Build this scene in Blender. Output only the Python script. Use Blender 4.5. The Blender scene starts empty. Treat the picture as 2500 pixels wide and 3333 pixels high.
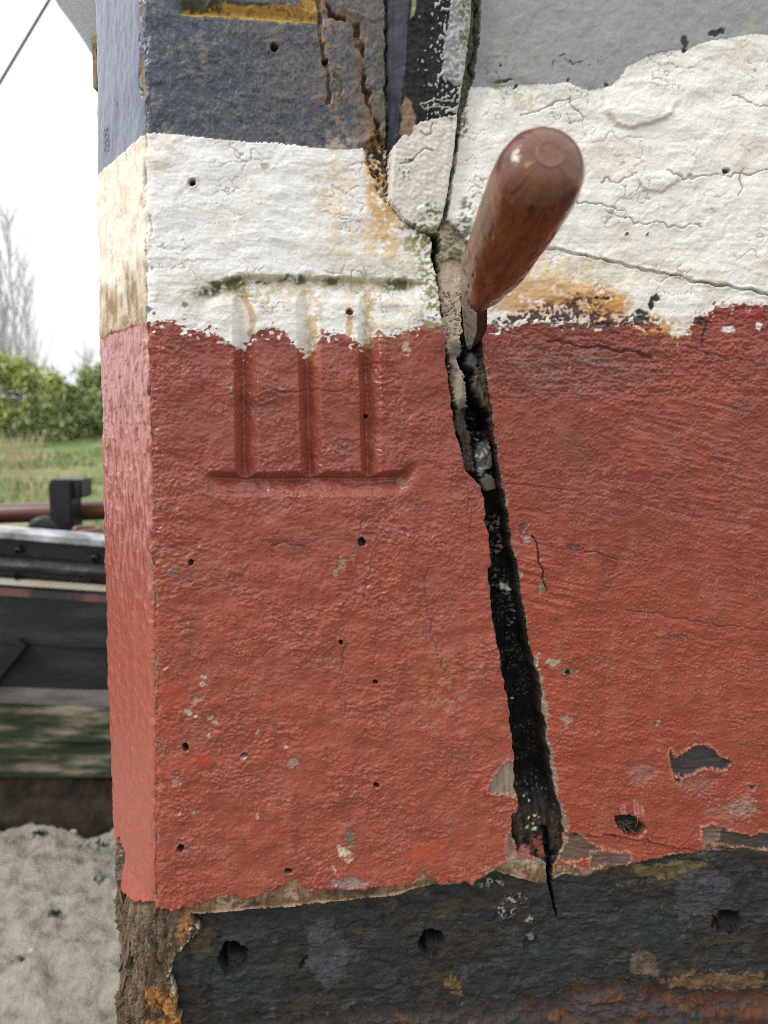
import bpy, bmesh, math, random
import numpy as np
from mathutils import Vector, Matrix

# ----------------------------------------------------------------- camera, sky, sun, exposure
scene = bpy.context.scene
COL = scene.collection
R = math.radians
EYE = Vector((0.0, 0.0, 1.5))
TILT = R(7.35)
FPX = 2407.0                       # focal length in units of the photograph's own pixels (2500 x 3333)

cam_data = bpy.data.cameras.new('camera')
cam = bpy.data.objects.new('camera', cam_data)
COL.objects.link(cam)
cam.location = EYE
cam.rotation_euler = (math.pi / 2 - TILT, 0, 0)
cam_data.sensor_fit = 'VERTICAL'
cam_data.sensor_height = 34.6
cam_data.lens = 34.6 * FPX / 3333.0
cam_data.clip_start = 0.02
cam_data.clip_end = 3000
cam_data.dof.use_dof = True
cam_data.dof.focus_distance = 0.55
cam_data.dof.aperture_fstop = 7.5
scene.camera = cam

world = bpy.data.worlds.new('World')
scene.world = world
world.use_nodes = True
wn = world.node_tree.nodes
wl = world.node_tree.links
SUN_EL, SUN_AZ = R(44), R(-113)     # azimuth measured from +Y towards +X: upper left, behind the viewer
bg = wn['Background']
sky = wn.new('ShaderNodeTexSky')
sky.sky_type = 'NISHITA'
sky.sun_disc = False
sky.sun_elevation = SUN_EL
sky.sun_rotation = SUN_AZ
sky.air_density = 1.0
sky.dust_density = 4.0
hsv = wn.new('ShaderNodeHueSaturation')          # overcast: nearly colourless sky
hsv.inputs['Saturation'].default_value = 0.18
wl.new(sky.outputs[0], hsv.inputs['Color'])
cloud = wn.new('ShaderNodeMix')                  # an even bright cloud sheet over that sky
cloud.data_type = 'RGBA'
cloud.inputs['Factor'].default_value = 0.85
wtc = wn.new('ShaderNodeTexCoord'); wsp = wn.new('ShaderNodeSeparateXYZ')
wl.new(wtc.outputs['Generated'], wsp.inputs[0])
wmr = wn.new('ShaderNodeMapRange')               # overcast sky: brighter overhead than at the horizon
wmr.inputs['From Min'].default_value = 0.0; wmr.inputs['From Max'].default_value = 1.0
wmr.inputs['To Min'].default_value = 1.0; wmr.inputs['To Max'].default_value = 2.1
wl.new(wsp.outputs['Z'], wmr.inputs['Value'])
wsc = wn.new('ShaderNodeVectorMath'); wsc.operation = 'SCALE'
wsc.inputs[0].default_value = (6.9, 7.1, 7.5)
wl.new(wmr.outputs[0], wsc.inputs['Scale'])
wl.new(wsc.outputs[0], cloud.inputs['B'])
wl.new(hsv.outputs[0], cloud.inputs['A'])
wl.new(cloud.outputs['Result'], bg.inputs['Color'])
bg.inputs['Strength'].default_value = 0.15

sun_data = bpy.data.lights.new('sun', 'SUN')
sun_data.energy = 2.1
sun_data.angle = R(22)
sun_data.color = (1.0, 0.97, 0.92)
sun = bpy.data.objects.new('sun', sun_data)
COL.objects.link(sun)
sdir = Vector((math.sin(SUN_AZ) * math.cos(SUN_EL), math.cos(SUN_AZ) * math.cos(SUN_EL), math.sin(SUN_EL)))
sun.rotation_euler = sdir.to_track_quat('Z', 'Y').to_euler()

scene.view_settings.view_transform = 'Standard'
scene.view_settings.look = 'None'
scene.view_settings.gamma = 1.0
scene.view_settings.exposure = 0.05
scene.view_settings.use_curve_mapping = False

scene.cycles.filter_width = 0.95
scene.cycles.use_denoising = False               # keep the fine grain of the paint

random.seed(7)
rng = np.random.default_rng(11)

# ----------------------------------------------------------------- helpers
def lin(r, g, b):
    f = lambda c: ((c / 255.0) / 12.92) if c <= 10 else (((c / 255.0) + 0.055) / 1.055) ** 2.4
    return (f(r), f(g), f(b))

def tag(o, label=None, cat=None, group=None, kind=None):
    if label: o['label'] = label
    if cat: o['category'] = cat
    if group: o['group'] = group
    if kind: o['kind'] = kind
    return o

def empty(name, loc):
    o = bpy.data.objects.new(name, None)
    o.empty_display_size = 0.05
    o.location = loc
    COL.objects.link(o)
    return o

def link(name, me, mat, parent=None):
    o = bpy.data.objects.new(name, me)
    if mat and not me.materials: me.materials.append(mat)
    COL.objects.link(o)
    if parent is not None:
        o.parent = parent
        p, off = parent, Vector((0, 0, 0))
        while p is not None:
            off = off - Vector(p.location)
            p = p.parent
        o.location = off            # mesh data are written in place, in metres
    return o

def mesh_np(name, co, quads, smooth=True, tris=None):
    me = bpy.data.meshes.new(name)
    co = np.ascontiguousarray(co, dtype=np.float32)
    nq = len(quads)
    nt = 0 if tris is None else len(tris)
    me.vertices.add(len(co)); me.vertices.foreach_set('co', co.ravel())
    me.loops.add(nq * 4 + nt * 3); me.polygons.add(nq + nt)
    li = np.asarray(quads, dtype=np.int32).ravel()
    st = np.arange(nq, dtype=np.int32) * 4
    if nt:
        li = np.concatenate([li, np.asarray(tris, dtype=np.int32).ravel()])
        st = np.concatenate([st, nq * 4 + np.arange(nt, dtype=np.int32) * 3])
    me.loops.foreach_set('vertex_index', li)
    me.polygons.foreach_set('loop_start', st)
    me.polygons.foreach_set('use_smooth', np.full(nq + nt, smooth, dtype=bool))
    me.update(calc_edges=True)
    return me

def at(px, py, Y):
    """world point on the sight line of a photograph pixel, at distance Y ahead of the viewer"""
    x = (px - 1250.0) / FPX; y = -(py - 1666.5) / FPX
    d = Vector((x, math.cos(TILT) + y * math.sin(TILT), -math.sin(TILT) + y * math.cos(TILT)))
    return EYE + d * (Y / d.y)

def cam_pt(px, py, depth):
    x = (px - 1250.0) / FPX * depth; y = -(py - 1666.5) / FPX * depth
    return EYE + Vector((x, depth * math.cos(TILT) + y * math.sin(TILT), -depth * math.sin(TILT) + y * math.cos(TILT)))

# ---- numpy noise
_g = np.random.default_rng(3)
PERM = _g.permutation(256).astype(np.int32)
PERM2 = np.concatenate([PERM, PERM])
GA = (_g.random(256) * 2 * np.pi).astype(np.float32)
GX, GY = np.cos(GA), np.sin(GA)
RND = _g.random((256, 3)).astype(np.float32)

def perlin(x, y, seed=0):
    x = (x + seed * 17.31).astype(np.float32); y = (y + seed * 9.77).astype(np.float32)
    xf = np.floor(x); yf = np.floor(y)
    xi = xf.astype(np.int32) & 255; yi = yf.astype(np.int32) & 255
    fx = x - xf; fy = y - yf
    u = fx * fx * fx * (fx * (fx * 6 - 15) + 10); v = fy * fy * fy * (fy * (fy * 6 - 15) + 10)
    a = PERM2[xi]; b = PERM2[(xi + 1) & 255]
    y1 = (yi + 1) & 255
    h00 = PERM2[a + yi]; h10 = PERM2[b + yi]; h01 = PERM2[a + y1]; h11 = PERM2[b + y1]
    n00 = GX[h00] * fx + GY[h00] * fy
    n10 = GX[h10] * (fx - 1) + GY[h10] * fy
    n01 = GX[h01] * fx + GY[h01] * (fy - 1)
    n11 = GX[h11] * (fx - 1) + GY[h11] * (fy - 1)
    r = (n00 + u * (n10 - n00)); s = (n01 + u * (n11 - n01))
    return (r + v * (s - r)) * 1.5

def fbm(x, y, octaves=4, seed=0, gain=0.5):
    t = 0; a = 1.0; k = 1.0; w = 0
    for i in range(octaves):
        t = t + a * perlin(x * k, y * k, seed + i * 3.7); w += a
        a *= gain; k *= 2.03
    return t / w * 1.3

def voro(x, y, seed=0):
    x = x + seed * 13.1; y = y + seed * 7.7
    xi = np.floor(x); yi = np.floor(y)
    f1 = np.full(x.shape, 9.0, np.float32); f2 = f1.copy(); cid = np.zeros(x.shape, np.int32)
    for dx in (-1, 0, 1):
        for dy in (-1, 0, 1):
            cx = xi + dx; cy = yi + dy
            h = PERM2[PERM2[cx.astype(np.int32) & 255] + (cy.astype(np.int32) & 255)]
            d = np.hypot(cx + RND[h, 0] - x, cy + RND[h, 1] - y)
            cl = d < f1
            f2 = np.where(cl, f1, np.minimum(f2, d)); cid = np.where(cl, h, cid); f1 = np.where(cl, d, f1)
    return f1, f2, cid

def ss(x, a=0.0, b=1.0):
    t = np.clip((x - a) / (b - a), 0, 1)
    return t * t * (3 - 2 * t)

# ---- node helpers
def new_mat(name):
    m = bpy.data.materials.new(name); m.use_nodes = True
    nt = m.node_tree
    return m, nt, nt.nodes['Principled BSDF']

def noise_node(nt, scale, detail=5, rough=0.6, vec=None, stretch=None):
    n = nt.nodes.new('ShaderNodeTexNoise')
    n.inputs['Scale'].default_value = scale; n.inputs['Detail'].default_value = detail; n.inputs['Roughness'].default_value = rough
    tc = nt.nodes.new('ShaderNodeTexCoord')
    src = tc.outputs['Object']
    if stretch:
        mp = nt.nodes.new('ShaderNodeMapping'); mp.inputs['Scale'].default_value = stretch
        nt.links.new(src, mp.inputs['Vector']); src = mp.outputs['Vector']
    nt.links.new(src, n.inputs['Vector'])
    return n

def ramp(nt, src, stops):
    r = nt.nodes.new('ShaderNodeValToRGB')
    el = r.color_ramp.elements
    el[0].position = stops[0][0]; el[0].color = (*stops[0][1], 1)
    el[1].position = stops[-1][0]; el[1].color = (*stops[-1][1], 1)
    for p, c in stops[1:-1]:
        e = el.new(p); e.color = (*c, 1)
    nt.links.new(src, r.inputs['Fac'])
    return r

def rough_mat(name, stops, scale=40, rough=0.6, bump=0.002, bscale=None, stretch=None, detail=6, spec=0.5, metal=0.0):
    m, nt, b = new_mat(name)
    n = noise_node(nt, scale, detail, 0.62, stretch=stretch)
    r = ramp(nt, n.outputs['Fac'], stops)
    nt.links.new(r.outputs[0], b.inputs['Base Color'])
    b.inputs['Roughness'].default_value = rough
    b.inputs['Specular IOR Level'].default_value = spec
    b.inputs['Metallic'].default_value = metal
    n2 = noise_node(nt, bscale or scale * 2.5, 5, 0.6, stretch=stretch)
    bp = nt.nodes.new('ShaderNodeBump'); bp.inputs['Distance'].default_value = bump; bp.inputs['Strength'].default_value = 0.8
    nt.links.new(n2.outputs['Fac'], bp.inputs['Height']); nt.links.new(bp.outputs[0], b.inputs['Normal'])
    return m

# ================================================================= THE BARGE IN FRONT (stem, planks, seam)
YAW = R(7.5)
UX = Vector((math.cos(YAW), math.sin(YAW), 0)); NF = Vector((math.sin(YAW), -math.cos(YAW), 0))
BL = R(37.0)
LX = Vector((-math.sin(BL), math.cos(BL), 0)); NL = Vector((-math.cos(BL), -math.sin(BL), 0))
RX = Vector((math.sin(R(20)), math.cos(R(20)), 0)); NR = Vector((-math.cos(R(20)), math.sin(R(20)), 0))
K0 = at(483, 1356, 0.525)

def ray(px, py):
    x = (px - 1250.0) / FPX; y = -(py - 1666.5) / FPX
    return Vector((x, math.cos(TILT) + y * math.sin(TILT), -math.sin(TILT) + y * math.cos(TILT)))

def on_face(px, py, n, k, ux):
    d = ray(px, py); t = (k - EYE).dot(n) / d.dot(n)
    p = EYE + d * t - k
    return p.dot(ux), p.z

corner_px = [(455, -400), (463, 0), (466, 250), (468, 437), (474, 760), (477, 1055), (489, 1507), (497, 1959), (501, 2411), (503, 2713), (497, 2940), (470, 3060), (462, 3200), (455, 3333), (450, 3700)]
cuv = np.array([on_face(x, y, NF, K0, UX) for x, y in corner_px])
def u_corner(v): return np.interp(v, cuv[::-1, 1], cuv[::-1, 0])

# rows (vertical) and columns
VT, VB = 0.315, -0.505
D = 0.00075
vd = np.arange(VB, VT, D)
up = VT + np.cumsum(D * 1.12 ** np.arange(1, 46)); up = up[up < VT + 0.55]
dn = VB - np.cumsum(D * 1.12 ** np.arange(1, 52)); dn = dn[dn > -1.49]
vv = np.concatenate([dn[::-1], vd, up])
NFR = 0.50
sd = np.arange(0, NFR, D)
rt = NFR + np.cumsum(D * 1.12 ** np.arange(1, 50)); rt = rt[rt < NFR + 1.3]
sf = np.concatenate([sd, rt])
ql = np.linspace(-1, 0, 118)[:-1]                       # leading face, far edge to near corner
qw = -1 - np.cumsum(0.012 * 1.08 ** np.arange(0, 34))[::-1]   # round to the port face
qs = np.concatenate([qw, ql])
NCL, NC, NRW = len(qs), len(qs) + len(sf), len(vv)

# width of the leading face, from its far outline
sil_px = [(296, -300), (303, 0), (307, 200), (310, 430), (318, 860), (325, 1250), (333, 1800), (345, 2250), (358, 2560), (365, 2720), (380, 2830), (372, 2920), (374, 3030), (386, 3110), (374, 3200), (362, 3333), (355, 3600)]
sil = []
for x, y in sil_px:
    t, v = on_face(x, y, NL, K0, LX)
    uc = float(u_corner(v))
    t, v = on_face(x, y, NL, K0 + UX * uc, LX)
    uc = float(u_corner(v))
    t, v = on_face(x, y, NL, K0 + UX * uc, LX)
    sil.append((v, t))
sil = np.array(sil[::-1])
fw = np.interp(vv, sil[:, 0], sil[:, 1])                # per row
ucv = u_corner(vv)

V2 = np.repeat(vv[:, None], NC, 1)
s2 = np.empty((NRW, NC)); wrap = np.zeros((NRW, NC))
s2[:, NCL:] = sf[None, :]
s2[:, :NCL] = qs[None, :] * fw[:, None]
wrap = np.where(s2 < -fw[:, None], -fw[:, None] - s2, 0.0)
tl = np.clip(-s2, 0, fw[:, None])
tf = np.clip(s2, 0, None)
K0n = np.array(K0); UXn = np.array(UX); LXn = np.array(LX); RXn = np.array(RX)
BASE = K0n[None, None, :] + (ucv[:, None] + tf)[..., None] * UXn + tl[..., None] * LXn + wrap[..., None] * RXn
BASE[..., 2] += V2

# chart of the side face: the photograph's own coordinates, fixed to the face; the leading face is unfolded
def chart(P):
    d = P - np.array(EYE)
    dep = d[..., 1] * math.cos(TILT) - d[..., 2] * math.sin(TILT)
    yy = d[..., 1] * math.sin(TILT) + d[..., 2] * math.cos(TILT)
    return 1250 + FPX * d[..., 0] / dep, 1666.5 - FPX * yy / dep

seam_l = np.array([(1252, -600), (1255, -50), (1257, 200), (1259, 430), (1270, 560), (1285, 670), (1330, 735), (1395, 770), (1408, 790), (1409, 815), (1400, 836), (1415, 868), (1426, 937), (1432, 1000), (1443, 1048), (1448, 1105), (1454, 1159), (1457, 1222), (1466, 1285), (1471, 1349), (1481, 1396), (1494, 1440), (1504, 1480), (1514, 1535), (1545, 1560), (1563, 1581), (1576, 1646), (1584, 1726), (1596, 1798), (1599, 1838), (1585, 1852), (1592, 1906), (1599, 1979), (1610, 2051), (1625, 2124), (1635, 2200), (1655, 2290), (1663, 2381), (1670, 2435), (1674, 2489), (1677, 2580), (1686, 2616), (1684, 2638), (1667, 2650), (1664, 2706), (1674, 2735), (1686, 2779), (1760, 2800), (1782, 2815), (1787, 2851), (1802, 2923), (1819, 2996), (1822, 3100), (1830, 3900)])
seam_r = np.array([(1568, -600), (1565, -50), (1558, 120), (1542, 240), (1524, 310), (1500, 390), (1490, 470), (1483, 520), (1469, 610), (1452, 715), (1490, 762), (1530, 800), (1520, 860), (1512, 930), (1520, 1000), (1548, 1060), (1564, 1111), (1569, 1159), (1578, 1222), (1590, 1285), (1598, 1333), (1603, 1390), (1608, 1436), (1619, 1490), (1628, 1563), (1639, 1617), (1651, 1675), (1655, 1707), (1660, 1762), (1670, 1798), (1682, 1852), (1689, 1924), (1700, 1979), (1711, 2033), (1722, 2087), (1735, 2160), (1752, 2200), (1757, 2254), (1763, 2319), (1777, 2363), (1770, 2395), (1782, 2435), (1789, 2489), (1800, 2562), (1811, 2609), (1826, 2652), (1832, 2699), (1830, 2760), (1806, 2800), (1800, 2851), (1812, 2923), (1824, 2996), (1826, 3100), (1834, 3900)])

X0, Y0 = chart(BASE)
# the planks swing out from the stem
xs_mid = np.interp(Y0, seam_r[:, 1], seam_r[:, 0])
dist = np.clip((X0 - xs_mid) * 0.00022, 0, 2.0)
hb = np.where(s2 > 0, 0.060 * dist + 0.004 * ss(dist, 0, 0.02), 0)
hb = np.minimum(hb, 0.06)
BASE = BASE + hb[..., None] * np.array(NF)
X, Y = chart(BASE)
# leading face: unfolded chart (x counts back from the corner, y as at the corner)
cX = X[:, NCL]; cY = Y[:, NCL]
PXM = 1.0 / 0.00022
XL = np.where(s2 < 0, s2 * PXM, 1.0)
X = np.where(s2 < 0, cX[:, None] + s2 * PXM, X); Y = np.where(s2 < 0, cY[:, None], Y)
CX = np.repeat(cX[:, None], NC, 1)
shape = X.shape
X = X.ravel().astype(np.float32); Y = Y.ravel().astype(np.float32); XL = XL.ravel().astype(np.float32)
MU = ((ucv[:, None] + s2) * 1000).ravel().astype(np.float32); MV = (V2 * 1000).ravel().astype(np.float32)   # millimetres
CX = CX.ravel().astype(np.float32)
FWP = np.repeat((fw * PXM)[:, None], NC, 1).ravel().astype(np.float32)
N = X.size
LEFT = XL < 0

n30 = fbm(MU / 30, MV / 30, 4, 1)
n100 = fbm(MU / 110, MV / 110, 4, 2)
n8 = fbm(MU / 8, MV / 8, 4, 3)
n8b = fbm(MU / 8, MV / 8, 4, 4)
n3 = perlin(MU / 3.0, MV / 2.4, 5)
n2 = perlin(MU / 1.7, MV / 1.5, 6)
n15 = perlin(MU / 15, MV / 15, 15)
nH = fbm(MU / 34 + 0.4 * n15, MV / 4.5, 4, 7)       # horizontal grain
nH2 = fbm(MU / 14, MV / 2.2, 3, 17)
nV = np.where(LEFT, fbm(MU / 11, MV / 24, 4, 9), fbm(MU / 3.0, MV / 32, 4, 8))    # vertical grain
m9 = perlin(MU / 9, MV / 9, 25); m9b = perlin(MU / 9, MV / 9, 26); m4 = perlin(MU / 4.5, MV / 4.5, 27)
XR = X + 9 * n8 + 4 * n2; YR = Y + 9 * n8b + 4 * n3
XS = X + 9 * m9 + 3 * m4; YS = Y + 9 * m9b - 3 * m4

C = np.zeros((N, 3), np.float32); RO = np.full(N, 0.4, np.float32); H = np.zeros(N, np.float32); SP = np.full(N, 0.38, np.float32); GR = np.full(N, 0.5, np.float32)
WHITE = (0.70, 0.69, 0.65); CREAM = (0.64, 0.53, 0.36); RED = (0.272, 0.062, 0.037); ORED = (0.262, 0.052, 0.027); RED_DIM = (0.232, 0.053, 0.037)
BLUE = (0.036, 0.046, 0.060); GREY = (0.24, 0.25, 0.24); TEAL = (0.020, 0.029, 0.031); TAR = (0.004, 0.0038, 0.0035)
WOOD = (0.115, 0.078, 0.050); DWOOD = (0.035, 0.026, 0.02); OCHRE = (0.42, 0.23, 0.07); RUST = (0.36, 0.15, 0.035); MOSS = (0.075, 0.095, 0.022)
PUTTY = (0.45, 0.37, 0.27); BROWN = (0.085, 0.055, 0.032)

def mix(mask, col, rough=None, idx=None, var=None, grain=None):
    col = np.asarray(col, np.float32)
    if idx is None:
        C[:] += (col - C) * mask[:, None]
        if rough is not None: RO[:] += (rough - RO) * mask
        if grain is not None: GR[:] += (grain - GR) * mask
    else:
        C[idx] += (col - C[idx]) * mask[:, None]
        if rough is not None: RO[idx] += (rough - RO[idx]) * mask
        if grain is not None: GR[idx] += (grain - GR[idx]) * mask

def box(x0, y0, x1, y1):
    return np.nonzero((X > x0) & (X < x1) & (Y > y0) & (Y < y1))[0]

def sd_poly(px, py, pts):
    pts = np.asarray(pts, np.float32)
    d = np.full(px.shape, 1e9, np.float32); s = np.zeros(px.shape, bool)
    for i in range(len(pts)):
        a = pts[i]; b = pts[(i + 1) % len(pts)]
        e = b - a; L = max(1e-6, float(e @ e))
        wx = px - a[0]; wy = py - a[1]
        t = np.clip((wx * e[0] + wy * e[1]) / L, 0, 1)
        d = np.minimum(d, (wx - e[0] * t) ** 2 + (wy - e[1] * t) ** 2)
        c = ((a[1] > py) != (b[1] > py)) & (px < (b[0] - a[0]) * (py - a[1]) / (b[1] - a[1] + 1e-9) + a[0])
        s ^= c
    d = np.sqrt(d)
    return np.where(s, -d, d)

def sd_line(px, py, pts):
    d = np.full(px.shape, 1e9, np.float32)
    for (ax, ay), (bx, by) in zip(pts[:-1], pts[1:]):
        ex, ey = bx - ax, by - ay; L = max(1e-6, ex * ex + ey * ey)
        t = np.clip(((px - ax) * ex + (py - ay) * ey) / L, 0, 1)
        d = np.minimum(d, (px - ax - ex * t) ** 2 + (py - ay - ey * t) ** 2)
    return np.sqrt(d)

def poly(pts, soft=4, rag=1.0, pad=40):
    p = np.asarray(pts); i = box(p[:, 0].min() - pad, p[:, 1].min() - pad, p[:, 0].max() + pad, p[:, 1].max() + pad)
    d = sd_poly(X[i] + rag * (XR[i] - X[i]), Y[i] + rag * (YR[i] - Y[i]), pts)
    return i, d, 1 - ss(d, -soft, soft)

def blob(x, y, rx, ry, rot=0.0, soft=0.25, rag=1.0):
    r = max(rx, ry) * 1.5 + 25
    i = box(x - r, y - r, x + r, y + r)
    a = X[i] + rag * (XR[i] - X[i]) - x; b = Y[i] + rag * (YR[i] - Y[i]) - y
    c, s = math.cos(rot), math.sin(rot)
    q = np.hypot((a * c + b * s) / rx, (-a * s + b * c) / ry)
    return i, q, 1 - ss(q, 1 - soft, 1 + soft)

def line(pts, w, rag=1.0, pad=40):
    p = np.asarray(pts); i = box(p[:, 0].min() - pad, p[:, 1].min() - pad, p[:, 0].max() + pad, p[:, 1].max() + pad)
    d = sd_line(X[i] + rag * (XS[i] - X[i]), Y[i] + rag * (YS[i] - Y[i]), pts)
    return i, d, 1 - ss(d, w * 0.5, w * 1.5)

def yline(pts, xx):
    p = np.asarray(pts); return np.interp(xx, p[:, 0], p[:, 1]).astype(np.float32)

# --- regions
SL = np.interp(Y, seam_l[:, 1], seam_l[:, 0]).astype(np.float32); SR = np.interp(Y, seam_r[:, 1], seam_r[:, 0]).astype(np.float32)
red_top_stem = [(-900, 1050), (477, 1049), (528, 1046), (571, 1052), (613, 1068), (673, 1076), (721, 1100), (757, 1124), (778, 1133), (797, 1139), (818, 1088), (848, 1076), (884, 1070), (926, 1076), (950, 1115), (971, 1133), (992, 1151), (1023, 1133), (1053, 1091), (1083, 1085), (1125, 1091), (1161, 1109), (1182, 1130), (1197, 1106), (1234, 1073), (1258, 1097), (1294, 1091), (1342, 1064), (1384, 1055), (1450, 1050), (1590, 1058), (1650, 1072), (1700, 1058), (1796, 1051), (1970, 1051), (2062, 1051), (2134, 1058), (2182, 1089), (2211, 1097), (2240, 1075), (2264, 1035), (2303, 1030), (2327, 1005), (2385, 998), (2471, 993), (4000, 990)]
blue_bot = [(-900, 437), (470, 431), (500, 432), (560, 437), (625, 443), (698, 452), (806, 463), (900, 466), (963, 475), (1035, 482), (1141, 487), (1184, 483), (1262, 480)]
grey_bot = [(1500, 285), (1642, 288), (1700, 279), (1796, 280), (1840, 270), (1869, 284), (1907, 294), (1956, 289), (1989, 280), (2018, 254), (2033, 222), (2076, 203), (2110, 183), (2182, 169), (2230, 164), (2303, 140), (2375, 125), (2438, 116), (2500, 118), (4000, 60)]
wood_bot = [(-900, 3150), (300, 3060), (380, 3020), (470, 2962), (541, 2981), (609, 2986), (647, 2993), (734, 2983), (830, 2974), (927, 2969), (1023, 2958), (1145, 2945), (1289, 2928), (1338, 2909), (1424, 2889), (1482, 2889), (1545, 2880), (1617, 2848), (1675, 2868), (1723, 2882), (1791, 2889), (1840, 2857), (1917, 2862), (1989, 2838), (2110, 2815), (2182, 2794), (2279, 2784), (2327, 2772), (2399, 2772), (2500, 2782), (4000, 2850)]
red_bot = [(-900, 3120), (300, 3020), (380, 2990), (480, 2950), (570, 2966), (638, 2945), (700, 2922), (734, 2909), (806, 2926), (879, 2899), (960, 2862), (1000, 2900), (1060, 2892), (1145, 2905), (1203, 2884), (1328, 2884), (1376, 2843), (1434, 2870), (1530, 2875), (1579, 2848), (1620, 2822), (1700, 2815), (1790, 2815), (1840, 2820), (1917, 2830), (1989, 2815), (2110, 2800), (2182, 2780), (2270, 2772), (2310, 2740), (2400, 2760), (2500, 2768), (4000, 2830)]
plate_l = np.array([(2940, 612), (2995, 618), (3034, 657), (3070, 615), (3101, 589), (3135, 560), (3179, 551), (3230, 566), (3270, 575), (3333, 580), (4500, 600)])
rust_top = [(-900, 3420), (900, 3350), (1337, 3294), (1530, 3285), (1700, 3262), (1800, 3262), (1893, 3218), (2037, 3205), (2150, 3225), (2300, 3235), (2500, 3232), (4000, 3260)]
crack1 = [(1400, 770), (1520, 790), (1680, 800), (1790, 812), (1860, 822), (1950, 843), (2040, 866), (2150, 888), (2250, 916), (2350, 932), (2500, 957), (4000, 1200)]
crack2 = [(1500, 1560), (1640, 1575), (1800, 1590), (2000, 1622), (2120, 1652), (2300, 1690), (2500, 1722), (4000, 1980)]
crack3 = [(1700, 2700), (1854, 2712), (1902, 2722), (1989, 2722), (2086, 2738), (2182, 2757), (2254, 2768), (2330, 2775), (2500, 2785), (4000, 2860)]

Rtop = yline(red_top_stem, X + 0.3 * (XR - X)) + 5 * n8b + 3 * n3; Bbot = yline(blue_bot, XR); Gbot = yline(grey_bot, X + 0.5 * (XR - X))
Wbot = yline(wood_bot, X + 0.35 * (XR - X)) + 5 * n8; Rbot = yline(red_bot, X + 0.5 * (XR - X)) + 10 * n8b + 8 * nV
PL = np.interp(Y, plate_l[:, 0], plate_l[:, 1]) + 14 * n8
RT = yline(rust_top, X) + 12 * n8 + 8 * n30
c1 = yline(crack1, X); c2 = yline(crack2, X); c3 = yline(crack3, X)
SLr = SL + 5 * m9 + 2.5 * m4; SRr = SR + 5 * m9b + 2.5 * m4
batten = [(1252, -700), (1258, 289), (1262, 434), (1265, 530), (1260, 651), (1273, 676), (1310, 722), (1363, 756), (1405, 752), (1427, 740), (1441, 712), (1459, 603), (1474, 506), (1484, 386), (1503, 270), (1520, 120), (1527, -60), (1535, -700)]
bi, bd, bm_ = poly(batten, 3, 0.35, 700)
BD = np.full(N, 999.0, np.float32); BD[bi] = bd
isbat = (BD < 0) & ~LEFT
below = (Y > Wbot) & ~LEFT
instem = (X < SLr) & ~isbat
inseam = (X >= SLr) & (X <= SRr) & ~isbat & ~LEFT
inplank = (X > SRr) & ~isbat & ~LEFT
rot = ((Y > Rbot) & (X < PL) & (X < 900)) | (LEFT & (Y > Rbot))
dark = below & ~rot
stem_face = instem & ~rot & ~dark

# --- base paint; reds painted duller above, brighter below, for ground-bounced light
low = ss(Y, 1150, 2300)
redc = np.array(RED_DIM, np.float32)[None, :] * (1 - low[:, None]) + np.array(RED, np.float32)[None, :] * low[:, None]
plr = ss(Y, 1500, 2100)
redp = np.array((0.215, 0.046, 0.029), np.float32)[None, :] * (1 - plr[:, None]) + np.array(ORED, np.float32)[None, :] * plr[:, None]
redc = np.where(inplank[:, None] & ~LEFT[:, None], redp, redc)
redc = redc * (1 + 0.10 * n30 + 0.10 * n100)[:, None]
orange = ss(n100 + 0.5 * n30, 0.25, 0.6)[:, None]
redc = redc * (1 - orange * 0.6) + np.array(ORED, np.float32) * orange * 0.6
pmw = perlin(MU / 1.5, MV / 1.3, 101)
chalk = ss(fbm(MU / 20, MV / 45, 4, 23), 0.15, 0.6)[:, None]
redc = redc * (1 - 0.22 * chalk) + np.array((0.33, 0.13, 0.095), np.float32) * 0.22 * chalk
run = fbm(MU / 7, MV / 70, 4, 43); brs = fbm(MU / 48 + MV / 160, MV / 5.5 + MU / 26, 4, 45)
strk = np.where(inplank, brs, run)
redc = redc * (1 + 0.13 * strk + 0.06 * n8)[:, None]
dirt = (ss(fbm(MU / 26, MV / 34, 5, 47) + 0.25 * strk, 0.18, 0.6) * 0.30)[:, None]
redc = redc * (1 - dirt) + np.array((0.13, 0.055, 0.036), np.float32) * dirt
worn = (ss(pmw, 0.40, 0.55) * ss(fbm(MU / 40, MV / 40, 3, 49), -0.2, 0.4) * 0.55)[:, None]
redc = redc * (1 - worn) + np.array((0.40, 0.20, 0.15), np.float32) * worn
C[:] = redc
RO[:] = 0.26 + 0.05 * n30
GR[:] = 0.35

# red relief: lumps, pimples, drags
coarse = ss(n100 + 0.35 * n30, -0.25, 0.25)
f1, f2, cid = voro(MU / 3.4 + 0.5 * n8, MV / 2.8 + 0.5 * n8b, 1)
pim = ss(0.55 - f1, 0, 0.4) * (RND[cid, 2] > 0.45)
f1b, f2b, cidb = voro(MU / 1.9, MV / 1.7, 4)
pim2 = ss(0.5 - f1b, 0, 0.35) * (RND[cidb, 2] > 0.6)
wr = np.abs(fbm(MU / 9 + 0.6 * n8, MV / 4.2 + 0.5 * n8b, 3, 31))
crumb = (RND[cid, 0] - 0.5) * ss(f2 - f1, 0.0, 0.16)
crumb2 = (RND[cidb, 1] - 0.5) * ss(f2b - f1b, 0.0, 0.2)
p1, p2, pc_ = voro(MU / 8.5 + 0.6 * n8, MV / 5.5 + 0.6 * n8b, 21)
plate = (RND[pc_, 2] - 0.5) * ss(p2 - p1, 0.0, 0.10)
co_ = 0.45 + 0.55 * coarse
zone = 0.30 + 0.60 * ss(fbm(MU / 55, MV / 48, 3, 37), -0.35, 0.45); zone = np.where(inplank, np.maximum(zone - 0.22, 0.08), zone)
flkr = fbm(MU / 24, MV / 18, 4, 55, 0.5)
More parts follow.
